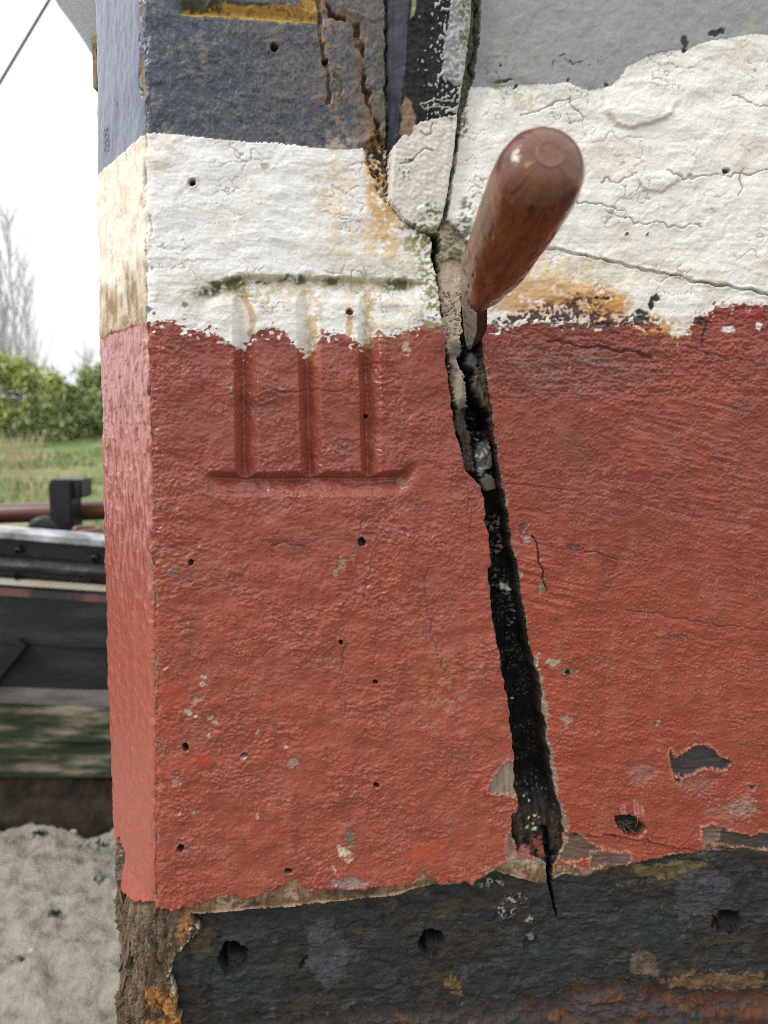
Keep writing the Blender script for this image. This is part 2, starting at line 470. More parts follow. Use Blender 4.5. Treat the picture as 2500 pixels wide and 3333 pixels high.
redH = (0.65 * pim * zone + 0.32 * pim2 * zone + 0.85 * crumb * zone + 0.32 * crumb2 * zone + 0.85 * plate * (0.3 + 0.7 * zone) + 0.40 * n3 * zone + 0.70 * n8 * zone + 1.4 * n30 + 0.65 * n15 - 0.9 * ss(0.07 - wr, 0, 0.05) * ss(n15 + 0.5 * n30, 0.0, 0.5) + 0.35 * n2 * zone + 0.35 * ss(flkr, 0.1, 0.13) + 0.3 * ss(flkr, -0.25, -0.22))
drag = fbm(MU / 30 + MV / 60, MV / 3.6 + MU / 18, 3, 41)
planklow = inplank & (Y > 1300)
sparse = ss(0.5 - f1b, 0, 0.3) * (RND[cidb, 0] > 0.86)
redH = np.where(planklow, 0.35 * pim * zone + 0.15 * pim2 * zone + 1.1 * sparse + 0.9 * n30 + 0.3 * n15 + 0.45 * n8 + 0.8 * plate * zone + 0.2 * n2 + 0.35 * n3 * zone + 0.6 * crumb * zone + 0.9 * drag * ss(n100 + 0.5 * n15, 0.1, 0.5) - 0.7 * ss(0.07 - wr, 0, 0.07) * zone, redH)
redH = np.where(inplank & (Y <= 1300), 0.6 * nH + 0.9 * n8 + 0.5 * n3 + 0.9 * n30 + 0.6 * crumb + 0.6 * plate + 0.45 * n2 - 0.9 * ss(0.08 - wr, 0, 0.08), redH)
lfp = fbm(MU / 10, MV / 7, 3, 39); redH = np.where(LEFT, 0.3 * nV + 0.6 * n30 + 0.15 * lfp + 0.25 * ss(lfp, 0.3, 0.36) + 0.15 * n3 * zone, redH)
H += redH

# white
RO[planklow] = 0.19 + 0.16 * ss(n30[planklow] + 0.5 * brs[planklow], -0.2, 0.4); H[planklow] += 0.55 * brs[planklow] * ss(fbm(MU[planklow] / 50, MV[planklow] / 50, 2, 57), -0.1, 0.4)
white = (~isbat) & (Y < Rtop + 2 * n2) & ~inseam
flk = fbm(MU / 20, MV / 15, 3, 51, 0.42)
faw, fbw, fcw = voro(MU / 30 + 0.35 * m9 + 0.4 * n15 + 0.12 * m4, MV / 15 + 0.4 * m9b + 0.12 * m4, 9)
flk2 = fbm(MU / 36 + 0.4 * n15, MV / 15, 3, 53, 0.42)
steps = sum(ss(flk, t, t + 0.02) for t in (-0.35, 0.05, 0.33)) + sum(ss(flk2, t, t + 0.016) for t in (-0.3, -0.05, 0.18, 0.4))
whH = 0.20 * steps + 0.35 * nH * ss(n100 + 0.4 * n15, 0.0, 0.5) + 0.8 * n30 + 0.3 * n15 + 0.22 * n8 + 0.06 * n3 + 0.40 * (RND[fcw, 1] - 0.5) * ss(fbw - faw, 0, 0.06)
fa, fb = faw, fbw
crk = (1 - ss(fb - fa, 0.0, 0.06)) * ss(perlin(MU / 40, MV / 40, 29), -0.05, 0.35)
fa2, fb2, fc2 = voro(MU / 9 + 0.4 * n3, MV / 8 + 0.4 * n8b, 12)
crk2 = 0.0 * (1 - ss(fb2 - fa2, 0.0, 0.05)) * ss(fbm(MU / 40, MV / 40, 3, 61), 0.0, 0.4)
w = white.astype(np.float32)
wc = np.array(WHITE, np.float32)[None, :] * (1 + 0.035 * n30 + 0.04 * n8)[:, None]
stain = ss(fbm(MU / 45, MV / 60, 5, 71), 0.08, 0.65)[:, None]
wc = wc * (1 - 0.32 * stain) + np.array((0.50, 0.42, 0.29), np.float32) * 0.32 * stain
warm = ((X > SLr) & ~LEFT)[:, None]
wc = np.where(warm, wc * np.array((1.0, 0.975, 0.94), np.float32), wc)
C[white] = wc[white]
H[white] = whH[white]; RO[white] = 0.34; GR[white] = 0.35
ck = (np.maximum(crk, 0.35 * crk2) * w)
H -= 0.7 * ck
mix(ck * 0.42, (0.17, 0.14, 0.10))

# ragged skip of the brush where red meets white
brush = (np.abs(Y - Rtop) < 34) & (perlin(MU / 5.0, MV / 3.0, 81) + 0.35 * n3 + 0.5 * n15 - np.abs(Y - Rtop) / 70 > 0.26) & ~LEFT & ~inseam & ~isbat
flip = brush & (Y > Rtop); C[flip] = np.array(WHITE) * 0.95
flip = brush & (Y <= Rtop) & (perlin(MU / 4.1, MV / 2.6, 83) + 0.4 * n3 > 0.15); C[flip] = np.array(RED)

# grey top-right
grey = inplank & (Y < Gbot + 3 * n2)
C[grey] = np.array(GREY) * (1 + 0.04 * n30[grey] + 0.05 * n100[grey])[:, None]
H[grey] = (0.9 + 0.9 * n30 + 0.35 * n8 + 0.25 * ss(n15, 0.1, 0.3) + 0.10 * pim)[grey]; RO[grey] = 0.30; GR[grey] = 0.15
# blue slate of the stem head
blue = instem & (Y < Bbot + 3 * n2) & ~LEFT
sp = ss(perlin(MU / 1.6, MV / 1.9, 91) + 0.6 * n8, 0.15, 0.5)
bc = np.array(BLUE, np.float32)[None, :] * (1 + 0.22 * n30 + 0.18 * n8)[:, None] + sp[:, None] * np.array((0.05, 0.05, 0.055), np.float32)
brn = ss(perlin(MU / 2.1, MV / 2.8, 93) + 0.7 * n30 + 0.0011 * (X - 760), 0.25, 0.6)[:, None] * 0.55
bc = bc * (1 - brn) + np.array((0.15, 0.10, 0.06), np.float32) * brn
C[blue] = bc[blue]; H[blue] = (0.35 * n8 + 0.12 * n3 + 0.08 * pim2 + 1.0 * n30 + 0.25 * nV + 0.35 * ss(flk, 0.1, 0.13) + 0.25 * ss(fbm(MU / 7, MV / 7, 3, 97), 0.1, 0.2))[blue]; RO[blue] = (0.30 + 0.22 * sp)[blue]; GR[blue] = 0.7
# leading face: blue and red with sky sheen painted in, cream, stained
lf = LEFT
lb = lf & (Y < 437 + 6 * n8)
C[lb] = (np.array((0.10, 0.115, 0.16)) * (1 + 0.2 * n8[lb])[:, None]); H[lb] = (0.5 * nV + 0.15 * n8 + 0.5 * n30)[lb]; RO[lb] = 0.26  # lighter blue than the stem side: sky reflection put into the colour
lw = lf & (Y >= 437 + 6 * n8) & (Y < 1050 + 40 * nV + 20 * n8)
yel = ss(nV * 0.9 + n8 * 0.5, 0.0, 0.55)[:, None]
lc = np.array((0.68, 0.63, 0.52), np.float32) * (1 - 0.65 * yel) + np.array((0.56, 0.42, 0.24), np.float32) * 0.65 * yel
bs = (ss(Y + 60 * nV + 110 * n30, 780, 1000) * (0.62 + 0.38 * ss(nV + 0.5 * n8, -0.3, 0.4)))[:, None]
lc = lc * (1 - bs) + np.array((0.27, 0.16, 0.065), np.float32) * bs
gs = (ss(Y + 50 * nV, 850, 930) * (1 - ss(np.abs(XL + 150), 20, 110)) * ss(nV + n3, -0.2, 0.5))[:, None] * 0.6
lc = lc * (1 - gs) + np.array((0.14, 0.15, 0.05), np.float32) * gs
C[lw] = lc[lw]; H[lw] = (0.35 * nV + 0.2 * n8 + 0.15 * steps)[lw]; RO[lw] = 0.5
lr = lf & (Y >= 1050 + 40 * nV + 20 * n8)
pink_sheen = ss(fbm(MU / 6, MV / 16, 4, 95) + 0.25 - 0.0004 * (Y - 1100), -0.40, 0.45)[:, None]  # pale pink sky sheen painted over the red, strongest higher up
rc = np.array((0.24, 0.055, 0.045), np.float32) * (1 - pink_sheen) + np.array((0.42, 0.175, 0.16), np.float32) * pink_sheen
lowl = ss(Y, 1500, 2300)[:, None]
rc = rc * (1 - lowl) + np.array((0.31, 0.078, 0.052), np.float32) * (1 + 0.12 * n8 + 0.1 * lfp)[:, None] * lowl
C[lr] = rc[lr]; RO[lr] = 0.25

# --- carved numeral III with its serifs, and the foot of the numeral above
gv = np.zeros(N, np.float32)
yr = ss(Y, 880, 925) * (1 - ss(Y, 1545, 1575)) * (0.42 + 0.58 * ss(Y, 1020, 1150))
for xt, xb, wl_, wr_ in ((786, 794, 30, 48), (992, 1010, 30, 44), (1190, 1199, 26, 46)):
    dx = X + 2 * n15 + 1.5 * n8 - np.interp(Y, (930, 1560), (xt, xb))
    t = np.where(dx < 0, -dx / wl_, dx / wr_)
    gv = np.maximum(gv, np.clip(1 - t, 0, 1) ** 0.9 * yr * 9.0)
yb = yline([(640, 1530), (680, 1556), (790, 1562), (1008, 1560), (1196, 1560), (1300, 1556), (1362, 1520)], X)
dy = Y + 3 * n8b - yb
t = np.where(dy < 0, -dy / 26, dy / 56)
gv = np.maximum(gv, np.clip(1 - t, 0, 1) * 9.5 * ss(X, 640, 720) * (1 - ss(X, 1300, 1372)))
ytp = yline([(630, 962), (660, 950), (720, 925), (788, 908), (1000, 912), (1200, 918), (1354, 924)], X)
dy = Y + 3 * n8b - ytp
t = np.where(dy < 0, -dy / 16, dy / 70)
gv = np.maximum(gv, np.clip(1 - t, 0, 1) ** 1.1 * 6.0 * ss(X, 630, 690) * (1 - ss(X, 1320, 1400)))
yt2 = yline([(560, 20), (600, 30), (900, 48), (1050, 60)], X)
dy = Y - yt2; t = np.where(dy < 0, -dy / 34, dy / 26)
gv = np.maximum(gv, np.clip(1 - t, 0, 1) * 5 * ss(X, 570, 610) * (1 - ss(X, 1030, 1062)))
for xc in (655, 1010):
    dx = X - xc; t = np.abs(dx) / 34
    gv = np.maximum(gv, np.clip(1 - t, 0, 1) * 5 * (1 - ss(Y, 20, 50)))
H[instem & ~LEFT] -= gv[instem & ~LEFT]
# gilt paint in the upper numeral
i, d, m = poly([(588, 47), (600, 22), (727, 14), (900, 16), (978, 18), (978, -200), (1040, -200), (1035, 76), (900, 72), (734, 58)], 3, 0.8)
m *= (0.75 + 0.25 * ss(n3[i] + n8[i], -0.3, 0.2)); mix(m, (0.43, 0.25, 0.035), 0.45, i)
mix(m * ss(n3[i] + 0.8 * n8[i], 0.15, 0.5), (0.20, 0.11, 0.03), 0.6, i)
i, d, m = poly([(586, -200), (590, 36), (640, 34), (716, 34), (712, -200)], 6, 1.2); mix(m * ss(n3[i] + n8[i], -0.5, 0.1), (0.05, 0.048, 0.018), 0.9, i)

# --- stains and growth on white
def tint(b, col, amt, lo=-0.3, hi=0.3, src=None, rough=None):
    i, q, m = b
    n = (n8 + 0.5 * n3 if src is None else src)[i]
    mix(m * ss(n, lo, hi) * amt * (1 - inseam[i]), col, rough, i)
tint(blob(520, 500, 60, 75, 0, 0.6), (0.60, 0.45, 0.26), 0.45)
tint(blob(1090, 620, 70, 150, 0, 0.6), (0.60, 0.42, 0.20), 0.6)
tint(blob(1235, 620, 42, 190, -0.12, 0.5), (0.52, 0.29, 0.09), 0.95, -0.7, 0.1)
tint(blob(1270, 760, 90, 80, 0.5, 0.6), (0.55, 0.37, 0.15), 0.7, -0.6, 0.2)
tint(blob(1180, 800, 160, 60, 0, 0.7), (0.60, 0.48, 0.28), 0.5)
tint(blob(1330, 840, 110, 60, 0, 0.6), (0.55, 0.45, 0.25), 0.5)
tint(blob(800, 985, 180, 55, 0, 0.7), (0.50, 0.40, 0.22), 0.6, -0.4, 0.4)
tint(blob(1000, 930, 380, 34, 0, 0.7), (0.46, 0.36, 0.18), 0.75, -0.5, 0.3)
tint(blob(1250, 1010, 120, 90, 0, 0.7), (0.55, 0.44, 0.24), 0.6, -0.3, 0.4)
tint(blob(1020, 1040, 26, 110, 0, 0.5), (0.50, 0.35, 0.15), 0.8, -0.5, 0.3)
tint(blob(1200, 1040, 20, 100, 0, 0.5), (0.42, 0.30, 0.13), 0.7, -0.5, 0.3)
i, d, m = line([(788, 930), (812, 1000), (826, 1040), (812, 1090)], 9, 0.7); mix(m * 0.75, (0.40, 0.24, 0.09), 0.6, i)
for (x, y, rx, ry) in ((690, 938, 62, 22), (765, 925, 40, 26), (850, 918, 30, 10), (940, 908, 26, 12), (975, 908, 22, 12), (1085, 912, 22, 11), (1300, 925, 50, 22)):
    tint(blob(x, y, rx, ry, -0.35 if x < 800 else 0, 0.5, 1.4), (0.10, 0.10, 0.03), 0.95, -0.6, 0.0, rough=0.9)
for (x, y, rx, ry) in ((1405, 870, 40, 70), (1412, 960, 36, 90), (1418, 1030, 34, 40), (1370, 790, 50, 40)):
    tint(blob(x, y, rx, ry, 0, 0.7, 1.2), MOSS, 0.85, -0.15, 0.35, src=n3 + 0.8 * n8, rough=0.9)
    tint(blob(x, y, rx * 1.2, ry * 1.1, 0, 0.7, 1.2), (0.34, 0.30, 0.14), 0.55)
tint(blob(603, 990, 14, 10), (0.22, 0.15, 0.06), 0.9, -1, -.5)
tint(blob(865, 538, 16, 12), (0.35, 0.27, 0.13), 0.8, -1, -.5)

# right side: orange rust above the red, dirt along the seams
tint(blob(1760, 965, 190, 60, 0, 0.5, 1.6), (0.46, 0.20, 0.045), 0.95, -0.75, 0.1, src=n8 + 0.6 * nH + 0.3 * n3)
tint(blob(1960, 995, 90, 62, 0, 0.35, 1.8), (0.47, 0.22, 0.04), 0.97, -0.8, -0.05)
tint(blob(1800, 900, 210, 60, 0, 0.8, 1.6), (0.60, 0.44, 0.20), 0.7, -0.5, 0.3)
tint(blob(2150, 1065, 90, 36, 0.2, 0.5, 1.6), (0.50, 0.26, 0.05), 0.9, -0.3, 0.2)
tint(blob(1640, 880, 120, 90, 0, 0.8), (0.58, 0.50, 0.34), 0.6)
for b in ((1700, 1040, 160, 22), (1850, 1025, 140, 46), (1990, 1045, 110, 24), (1900, 985, 40, 24), (1965, 970, 26, 14), (2090, 1055, 60, 14)):
    i, q, m = blob(*b, 0, 0.4, 2.0); mm = m * ss(n8[i] + 0.6 * n3[i], -0.1, 0.15); mix(mm, (0.075, 0.038, 0.036), 0.55, i); H[i] -= 0.5 * mm
for b in ((1942, 970, 9, 7), (1975, 972, 8, 6), (2132, 970, 13, 10), (2120, 990, 9, 20), (2090, 1018, 24, 9), (2095, 1036, 22, 7), (2285, 1048, 26, 12), (2290, 1090, 4, 40)):
    i, q, m = blob(*b, 0.2, 0.3, 1.0); mix(m, (0.035, 0.022, 0.02), 0.6, i); H[i] -= 0.6 * m
for b in ((2390, 1030, 130, 26), (2330, 1020, 22, 22), (2440, 1010, 70, 18)):
    i, q, m = blob(*b, -0.06, 0.5, 2.4); mm = m * ss(n3[i] + n8[i], -0.1, 0.15) * (Y[i] < 1120); mix(mm, (0.28, 0.03, 0.022), 0.4, i)
for b in ((2370, 1072, 22, 8), (2470, 1062, 12, 10), (2220, 1085, 24, 8)):
    i, q, m = blob(*b, 0, 0.3, 1.0); mix(m, WHITE, 0.4, i)
for b in ((1840, 1170, 170, 60), (1950, 1210, 150, 50), (1780, 1240, 150, 40)):
    tint(blob(*b, 0.1, 0.8, 2), (0.12, 0.062, 0.045), 0.6, -0.2, 0.4)
    tint(blob(*b, 0.1, 0.8, 2), (0.25, 0.12, 0.10), 0.5, 0.1, 0.5, src=n3 + n15)
i, d, m = line([(1790, 1110), (1840, 1108), (1870, 1130), (1960, 1135), (2040, 1140), (2120, 1165)], 4, 1.4); H[i] -= 1.8 * m; mix(m * 0.6, DWOOD, 0.7, i)
i, d, m = line([(2240, 1130), (2330, 1160), (2500, 1190)], 3, 1.2); H[i] -= 0.9 * m; mix(m * 0.5, (0.10, 0.05, 0.04), 0.7, i)

# yellowing and black chips on the grey / white planks
for b in ((2223, 140, 12, 20), (2219, 168, 8, 9), (2322, 112, 22, 9), (2345, 104, 10, 7), (1972, 281, 8, 8), (1847, 266, 7, 5), (1635, 268, 26, 6), (1676, 285, 7, 6), (1625, 215, 5, 5)):
    i, q, m = blob(*b, -0.3, 0.25, 0.8); mix(m, (0.018, 0.018, 0.02), 0.5, i); H[i] -= 0.9 * m
i, d, m = line([(1787, 222), (1800, 195), (1835, 175), (1870, 210), (1930, 212), (1955, 190)], 3, 1.6); mix(m * ss(n3[i], -0.1, 0.2), (0.07, 0.06, 0.04), 0.8, i)
tint(blob(1660, 190, 100, 120, 0, 0.8, 2), (0.17, 0.16, 0.11), 0.5, -0.2, 0.5)
tint(blob(1610, 240, 40, 60, 0, 0.8, 2), (0.09, 0.09, 0.05), 0.7, -0.2, 0.4)
tint(blob(1900, 320, 120, 24, 0, 0.7), (0.50, 0.52, 0.36), 0.5)
tint(blob(1720, 330, 60, 30, 0, 0.7), (0.45, 0.38, 0.24), 0.6)
tint(blob(1930, 520, 160, 60, 0, 0.8), (0.56, 0.46, 0.30), 0.5)
tint(blob(2420, 150, 40, 60, 0.4, 0.8), (0.45, 0.36, 0.22), 0.5)
# raised blister
i, d, m = poly([(1975, 300), (1970, 365), (2000, 408), (2040, 420), (2100, 410), (2145, 392), (2180, 372), (2205, 330), (2190, 280), (2100, 258), (2020, 268)], 9, 0.6)
H[i] += 2.2 * m * (0.4 + 0.6 * ss(Y[i], 300, 400)); e = np.exp(-(d / 6.0) ** 2) * ss(Y[i], 340, 400); mix(e * 0.45, (0.30, 0.22, 0.13), None, i)
i, d, m = poly([(2050, 540), (2090, 620), (2150, 628), (2200, 590), (2220, 520), (2130, 500)], 7, 0.6)
H[i] += 1.0 * m * ss(Y[i], 520, 600); e = np.exp(-(d / 5.0) ** 2) * ss(Y[i], 560, 600); mix(e * 0.5, (0.30, 0.21, 0.12), None, i)
for pts in ([(2170, 565), (2220, 585), (2310, 570), (2350, 562), (2420, 575), (2500, 560)], [(2390, 310), (2440, 335), (2500, 360)], [(1980, 690), (2080, 725), (2200, 740), (2280, 735)], [(1850, 655), (1960, 670), (2040, 680)], [(2400, 640), (2420, 560)], [(1960, 590), (2050, 580)], [(1700, 380), (1850, 330), (1900, 390)]):
    i, d, m = line(pts, 2.2, 1.6); H[i] -= 1.0 * m; mix(m * 0.55, (0.16, 0.12, 0.08), None, i)
i, q, m = blob(2363, 558, 14, 8, 0, 0.3, 1.0); H[i] -= 2.5 * m; mix(m, DWOOD, 0.8, i)
i, q, m = blob(2037, 762, 7, 5, -0.5, 0.2, 0.1); H[i] += 1.2 * m; mix(m, (0.16, 0.012, 0.012), 0.3, i)
i, q, m = blob(2105, 764, 3, 8, 0.5, 0.3, 0.3); mix(m, (0.08, 0.02, 0.015), 0.6, i)

# plank seams
for cc, dep, col, am, x0 in ((c1, 2.6, (0.10, 0.085, 0.05), 0.75, 1400), (c2, 0.7, (0.30, 0.21, 0.13), 0.35, 1960), (c3, 2.2, (0.03, 0.022, 0.018), 0.8, 1840)):
    dy = Y + 8 * m9 + 5 * n15 + 3 * m4 - cc
    g = np.exp(-(dy / (3.0 if cc is not c2 else 6)) ** 2) * inplank * (0.45 + 0.55 * ss(n15 + 0.6 * n8, -0.4, 0.3))
    if cc is c3: g *= (X < 2300)
    H -= dep * g
    if cc is c1: H += 0.7 * np.exp(-((dy - 9) / 6) ** 2) * inplank * ss(n8, -0.3, 0.3) + 0.5 * np.exp(-((dy + 9) / 6) ** 2) * inplank * ss(-n8, -0.3, 0.3)
    if cc is c2: g = g * ss(n3 + n8, -0.2, 0.3) * (X < 2460)
    mix((g * am * ss(X, x0, x0 + 60)).astype(np.float32), col, 0.8)
g = (np.exp(-((Y - c1 + 6) / 14) ** 2) * inplank * ss(n8 + 0.5 * nH, -0.1, 0.4)); mix((0.55 * g).astype(np.float32), (0.26, 0.24, 0.10))
H[inplank & (Y < c1)] += 1.0
H[inplank & (Y > c3)] -= 1.5

# --- red-side details
def hole(x, y, r, depth=6, col=(0.012, 0.009, 0.007), rim=0.5):
    ro_ = (x * 7.3 + y * 3.1) % 3.1; i, q, m = blob(x, y, r * (0.85 + 0.1 * (x % 3)), r * (0.9 + 0.15 * (y % 4)), ro_, 0.25, 0.6)
    hal = np.exp(-((q - 1.6) / 0.9) ** 2) * (q < 4) * ss(n3[i] + n8[i], -0.2, 0.4); mix((hal * 0.45).astype(np.float32), (0.13, 0.065, 0.035), None, i)
    e = np.exp(-((q - 1.5) / 0.5) ** 2); H[i] += rim * e; H[i] -= depth * m; mix(m, col, 0.8, i)
for x, y, r in ((893, 157, 10), (1057, 200, 9), (629, 595, 9), (1138, 1017, 9), (1191, 1354, 6), (623, 1830, 8), (1178, 1763, 10), (1110, 2092, 8), (603, 2434, 10), (793, 2458, 8), (1225, 2553, 9), (587, 2762, 9), (940, 2838, 9), (1850, 2192, 7), (1877, 2726, 6), (1222, 2218, 6)):
    hole(x, y, r)
i, q, m = blob(793, 2466, 8, 5, 0, 0.4, 1.0); mix(m * 0.8, (0.5, 0.46, 0.42), 0.6, i)
tint(blob(1138, 1050, 10, 40, 0, 0.5), (0.45, 0.25, 0.07), 0.8, -1, -0.4)
tint(blob(640, 1860, 70, 55, 0, 0.8, 2), (0.24, 0.10, 0.055), 0.7, -0.3, 0.3)
tint(blob(595, 1865, 40, 40, 0, 0.8, 2), (0.16, 0.09, 0.07), 0.7, 0, 0.4)
tint(blob(1180, 1830, 30, 60, 0, 0.8, 2), (0.34, 0.17, 0.16), 0.7, 0, 0.4)
tint(blob(1420, 2210, 60, 90, 0, 0.8, 2), (0.30, 0.13, 0.035), 0.7, -0.2, 0.4)
tint(blob(1470, 2290, 60, 70, 0, 0.8, 2), (0.32, 0.16, 0.14), 0.7, 0, 0.4)
tint(blob(1420, 2040, 70, 60, 0, 0.8, 2), (0.26, 0.14, 0.12), 0.7, 0.05, 0.4)
for b, col, dz in (((663, 2474, 36, 30, 0), (0.33, 0.045, 0.018), 0.7), ((560, 2270, 46, 55, 0.4), (0.30, 0.045, 0.020), 0.4), ((545, 2380, 24, 26, 0), (0.28, 0.045, 0.022), 0.3), ((1380, 2770, 100, 26, -0.2), (0.31, 0.055, 0.022), 0.4)):
    i, q, m = blob(*b, 0.15, 1.5); q = q + 0.25 * n8[i] + 0.2 * nV[i]; m = 1 - ss(q, 0.75, 1.0); H[i] = H[i] * (1 - 0.6 * m) + dz * m; mix(m * (0.6 + 0.3 * ss(n8[i], -0.3, 0.3)), col, 0.32, i)
chips = [((1112, 1828, 14, 28, 0.3), (0.34, 0.24, 0.16)), ((1093, 1862, 9, 14, 0.3), (0.36, 0.30, 0.20)), ((1118, 2772, 22, 20, 0.2), (0.55, 0.47, 0.33)), ((1134, 2796, 16, 12, 0), (0.52, 0.44, 0.30)), ((1104, 2756, 9, 10, 0), (0.55, 0.47, 0.33)), ((1088, 2824, 6, 16, -0.3), (0.48, 0.40, 0.28)), ((1137, 2726, 15, 34, 0.1), (0.17, 0.12, 0.10)),
         ((1140, 2875, 70, 20, 0.1), (0.27, 0.21, 0.19)), ((660, 2225, 15, 8, 0), (0.44, 0.39, 0.31)), ((660, 2200, 10, 6, 0), (0.38, 0.32, 0.26)), ((612, 2316, 16, 8, 0.2), (0.46, 0.42, 0.30)), ((640, 2330, 12, 6, 0.2), (0.44, 0.40, 0.28)), ((680, 2335, 9, 7, 0.2), (0.46, 0.42, 0.30)), ((703, 2352, 12, 6, 0.4), (0.40, 0.34, 0.25)), ((640, 2275, 30, 10, -0.3), (0.24, 0.16, 0.11)),
         ((682, 2393, 8, 14, 0.3), (0.42, 0.32, 0.26)), ((841, 2384, 7, 7, 0), (0.50, 0.45, 0.36)), ((930, 2432, 7, 7, 0), (0.50, 0.45, 0.36)), ((950, 2482, 18, 22, 0), (0.34, 0.22, 0.18)), ((839, 2656, 9, 7, 0), (0.48, 0.40, 0.32)), ((636, 2645, 9, 8, 0), (0.34, 0.28, 0.22)), ((570, 2545, 16, 12, 0), (0.34, 0.24, 0.19)), ((582, 2650, 5, 5, 0), (0.5, 0.44, 0.36)),
         ((790, 2320, 14, 6, -0.5), (0.08, 0.08, 0.08)), ((1312, 1570, 18, 11, 0), (0.26, 0.21, 0.12)), ((745, 1263, 10, 6, 0), (0.30, 0.22, 0.17)), ((908, 1264, 9, 7, 0), (0.28, 0.22, 0.18)), ((1320, 1130, 14, 24, 0), (0.52, 0.42, 0.32)), ((1003, 1146, 9, 9, 0), (0.48, 0.26, 0.04)), ((814, 1160, 5, 9, 0), (0.48, 0.26, 0.04)),
         ((1795, 2155, 22, 20, 0), (0.30, 0.27, 0.19)), ((1745, 2150, 9, 26, 0), (0.40, 0.33, 0.23)), ((1848, 2184, 26, 11, 0), (0.16, 0.14, 0.08)), ((1938, 2142, 9, 6, 0), (0.12, 0.09, 0.08)), ((2140, 2346, 12, 9, 0), (0.30, 0.26, 0.17)), ((2135, 2347, 6, 5, 0), (0.05, 0.05, 0.04)), ((1840, 2340, 24, 14, 0.8), (0.34, 0.20, 0.15)), ((1762, 1912, 14, 22, 0.1), (0.19, 0.14, 0.10)), ((1870, 1783, 24, 12, 0.2), (0.07, 0.04, 0.03)), ((1700, 1720, 10, 22, 0), (0.07, 0.045, 0.045)), ((1708, 1755, 14, 8, 0), (0.30, 0.24, 0.24)),
         ((2390, 2568, 26, 34, 0.3), (0.33, 0.055, 0.035)), ((2430, 2600, 30, 30, 0), (0.40, 0.13, 0.10)), ((2280, 2560, 80, 34, 0.2), (0.24, 0.085, 0.06)), ((2370, 2640, 80, 30, 0.1), (0.26, 0.11, 0.08)), ((2090, 2520, 50, 40, 0), (0.27, 0.11, 0.08)), ((2380, 2640, 14, 10, 0), (0.38, 0.20, 0.12)), ((2270, 2380, 20, 6, 0.1), (0.2, 0.06, 0.045)), ((2200, 2075, 50, 9, 0.1), (0.15, 0.05, 0.04)), ((2420, 2630, 50, 40, 0), (0.30, 0.17, 0.13)),
         ((1690, 2330, 0.1, 0.1, 0), (0, 0, 0))]
for b, col in chips:
    i, q, m = blob(*b, 0.16, 1.2); big = min(1.0, max(b[2], b[3]) / 30.0); q = q + big * (0.55 * n8[i] + 0.4 * n3[i]) + 0.3 * n2[i]; m = 1 - ss(q, 0.8, 0.98); mix(m * (0.8 + 0.2 * n3[i]), col, 0.6, i); H[i] -= 0.6 * m; H[i] += 0.3 * np.exp(-((q - 1.05) / 0.12) ** 2)
for x, y in ((1985, 1850),):
    i, q, m = blob(x, y, 26, 26, 0, 0.08, 0.4); H[i] -= 0.7 * m; mix(m * 0.7, (0.20, 0.035, 0.025), None, i)
# tool marks and hairline cracks
for pts, wd, dep in (([(1735, 1747), (1745, 1765), (1757, 1830), (1770, 1880), (1781, 1922)], 3.0, 2.2), ([(1738, 1752), (1760, 1760), (1795, 1772)], 2.0, 1.2), ([(1895, 1792), (1960, 1808), (2020, 1826)], 2.2, 1.2),
                     ([(1300, 1600), (1190, 1576)], 0.1, 0), ([(1190, 1660), (1180, 1740)], 2, 0.6), ([(1192, 1600), (1199, 1700)], 1.6, 0.6), ([(1230, 1770), (1200, 1850), (1188, 1950)], 2, 0.6), ([(1240, 1890), (1215, 2180)], 1.6, 0.5), ([(1388, 1850), (1385, 1960), (1410, 2080), (1425, 2140)], 2, 0.8), ([(1440, 2140), (1430, 2170), (1445, 2190), (1455, 2170)], 2.5, 1.0), ([(1125, 2100), (1110, 2180)], 2.4, 0.8),
                     ([(690, 1600), (760, 1608), (830, 1602)], 2.2, 0.9), ([(1150, 1590), (1230, 1570), (1290, 1572)], 2.4, 1.0), ([(860, 1270), (930, 1276), (1000, 1270), (1120, 1274)], 2.2, 0.9), ([(880, 1780), (930, 1765), (985, 1775)], 2.5, 0.8), ([(750, 2135), (860, 2140), (880, 2110), (910, 2090)], 2.2, 0.6), ([(567, 2030), (640, 2018)], 2.2, 0.6), ([(740, 1900), (760, 1860)], 2, 0.6), ([(730, 1310), (728, 1360)], 1.6, 0.6),
                     ([(1519, 1560), (1520, 1700)], 1.8, 0.7), ([(1530, 1660), (1533, 1780)], 1.6, 0.6), ([(2040, 1985), (2160, 2005), (2300, 2030), (2500, 2050)], 2.2, 0.8), ([(2240, 2140), (2320, 2110)], 1.8, 0.4), ([(1835, 2360), (1900, 2350)], 2, 0.5), ([(2380, 2350), (2420, 2355)], 2.4, 0.8), ([(2390, 2340), (2430, 2343)], 2.0, 0.7), ([(2375, 2365), (2400, 2372)], 2.0, 0.7), ([(2390, 2430), (2440, 2420)], 2.0, 0.6), ([(2310, 2530), (2350, 2520), (2380, 2505)], 2.4, 0.8),
                     ([(2380, 1780), (2500, 1800)], 2.2, 0.6), ([(2400, 1795), (2500, 1812)], 2.2, 0.6), ([(2390, 1580), (2480, 1600)], 2.2, 0.6), ([(500, 2960), (497, 2700), (503, 2500)], 2.6, 1.0), ([(492, 1900), (495, 2050)], 2.2, 0.8), ([(452, 180), (455, 60)], 3, 1.2)):
    if wd < 0.5: continue
    i, d, m = line(pts, wd, 0.9); H[i] -= dep * m; mix(m * min(0.8, dep * 0.45), (0.045, 0.022, 0.018), None, i)
i, d, m = line([(2030, 2370), (2098, 2328)], 3, 0.1); H[i] += 0.5 * m
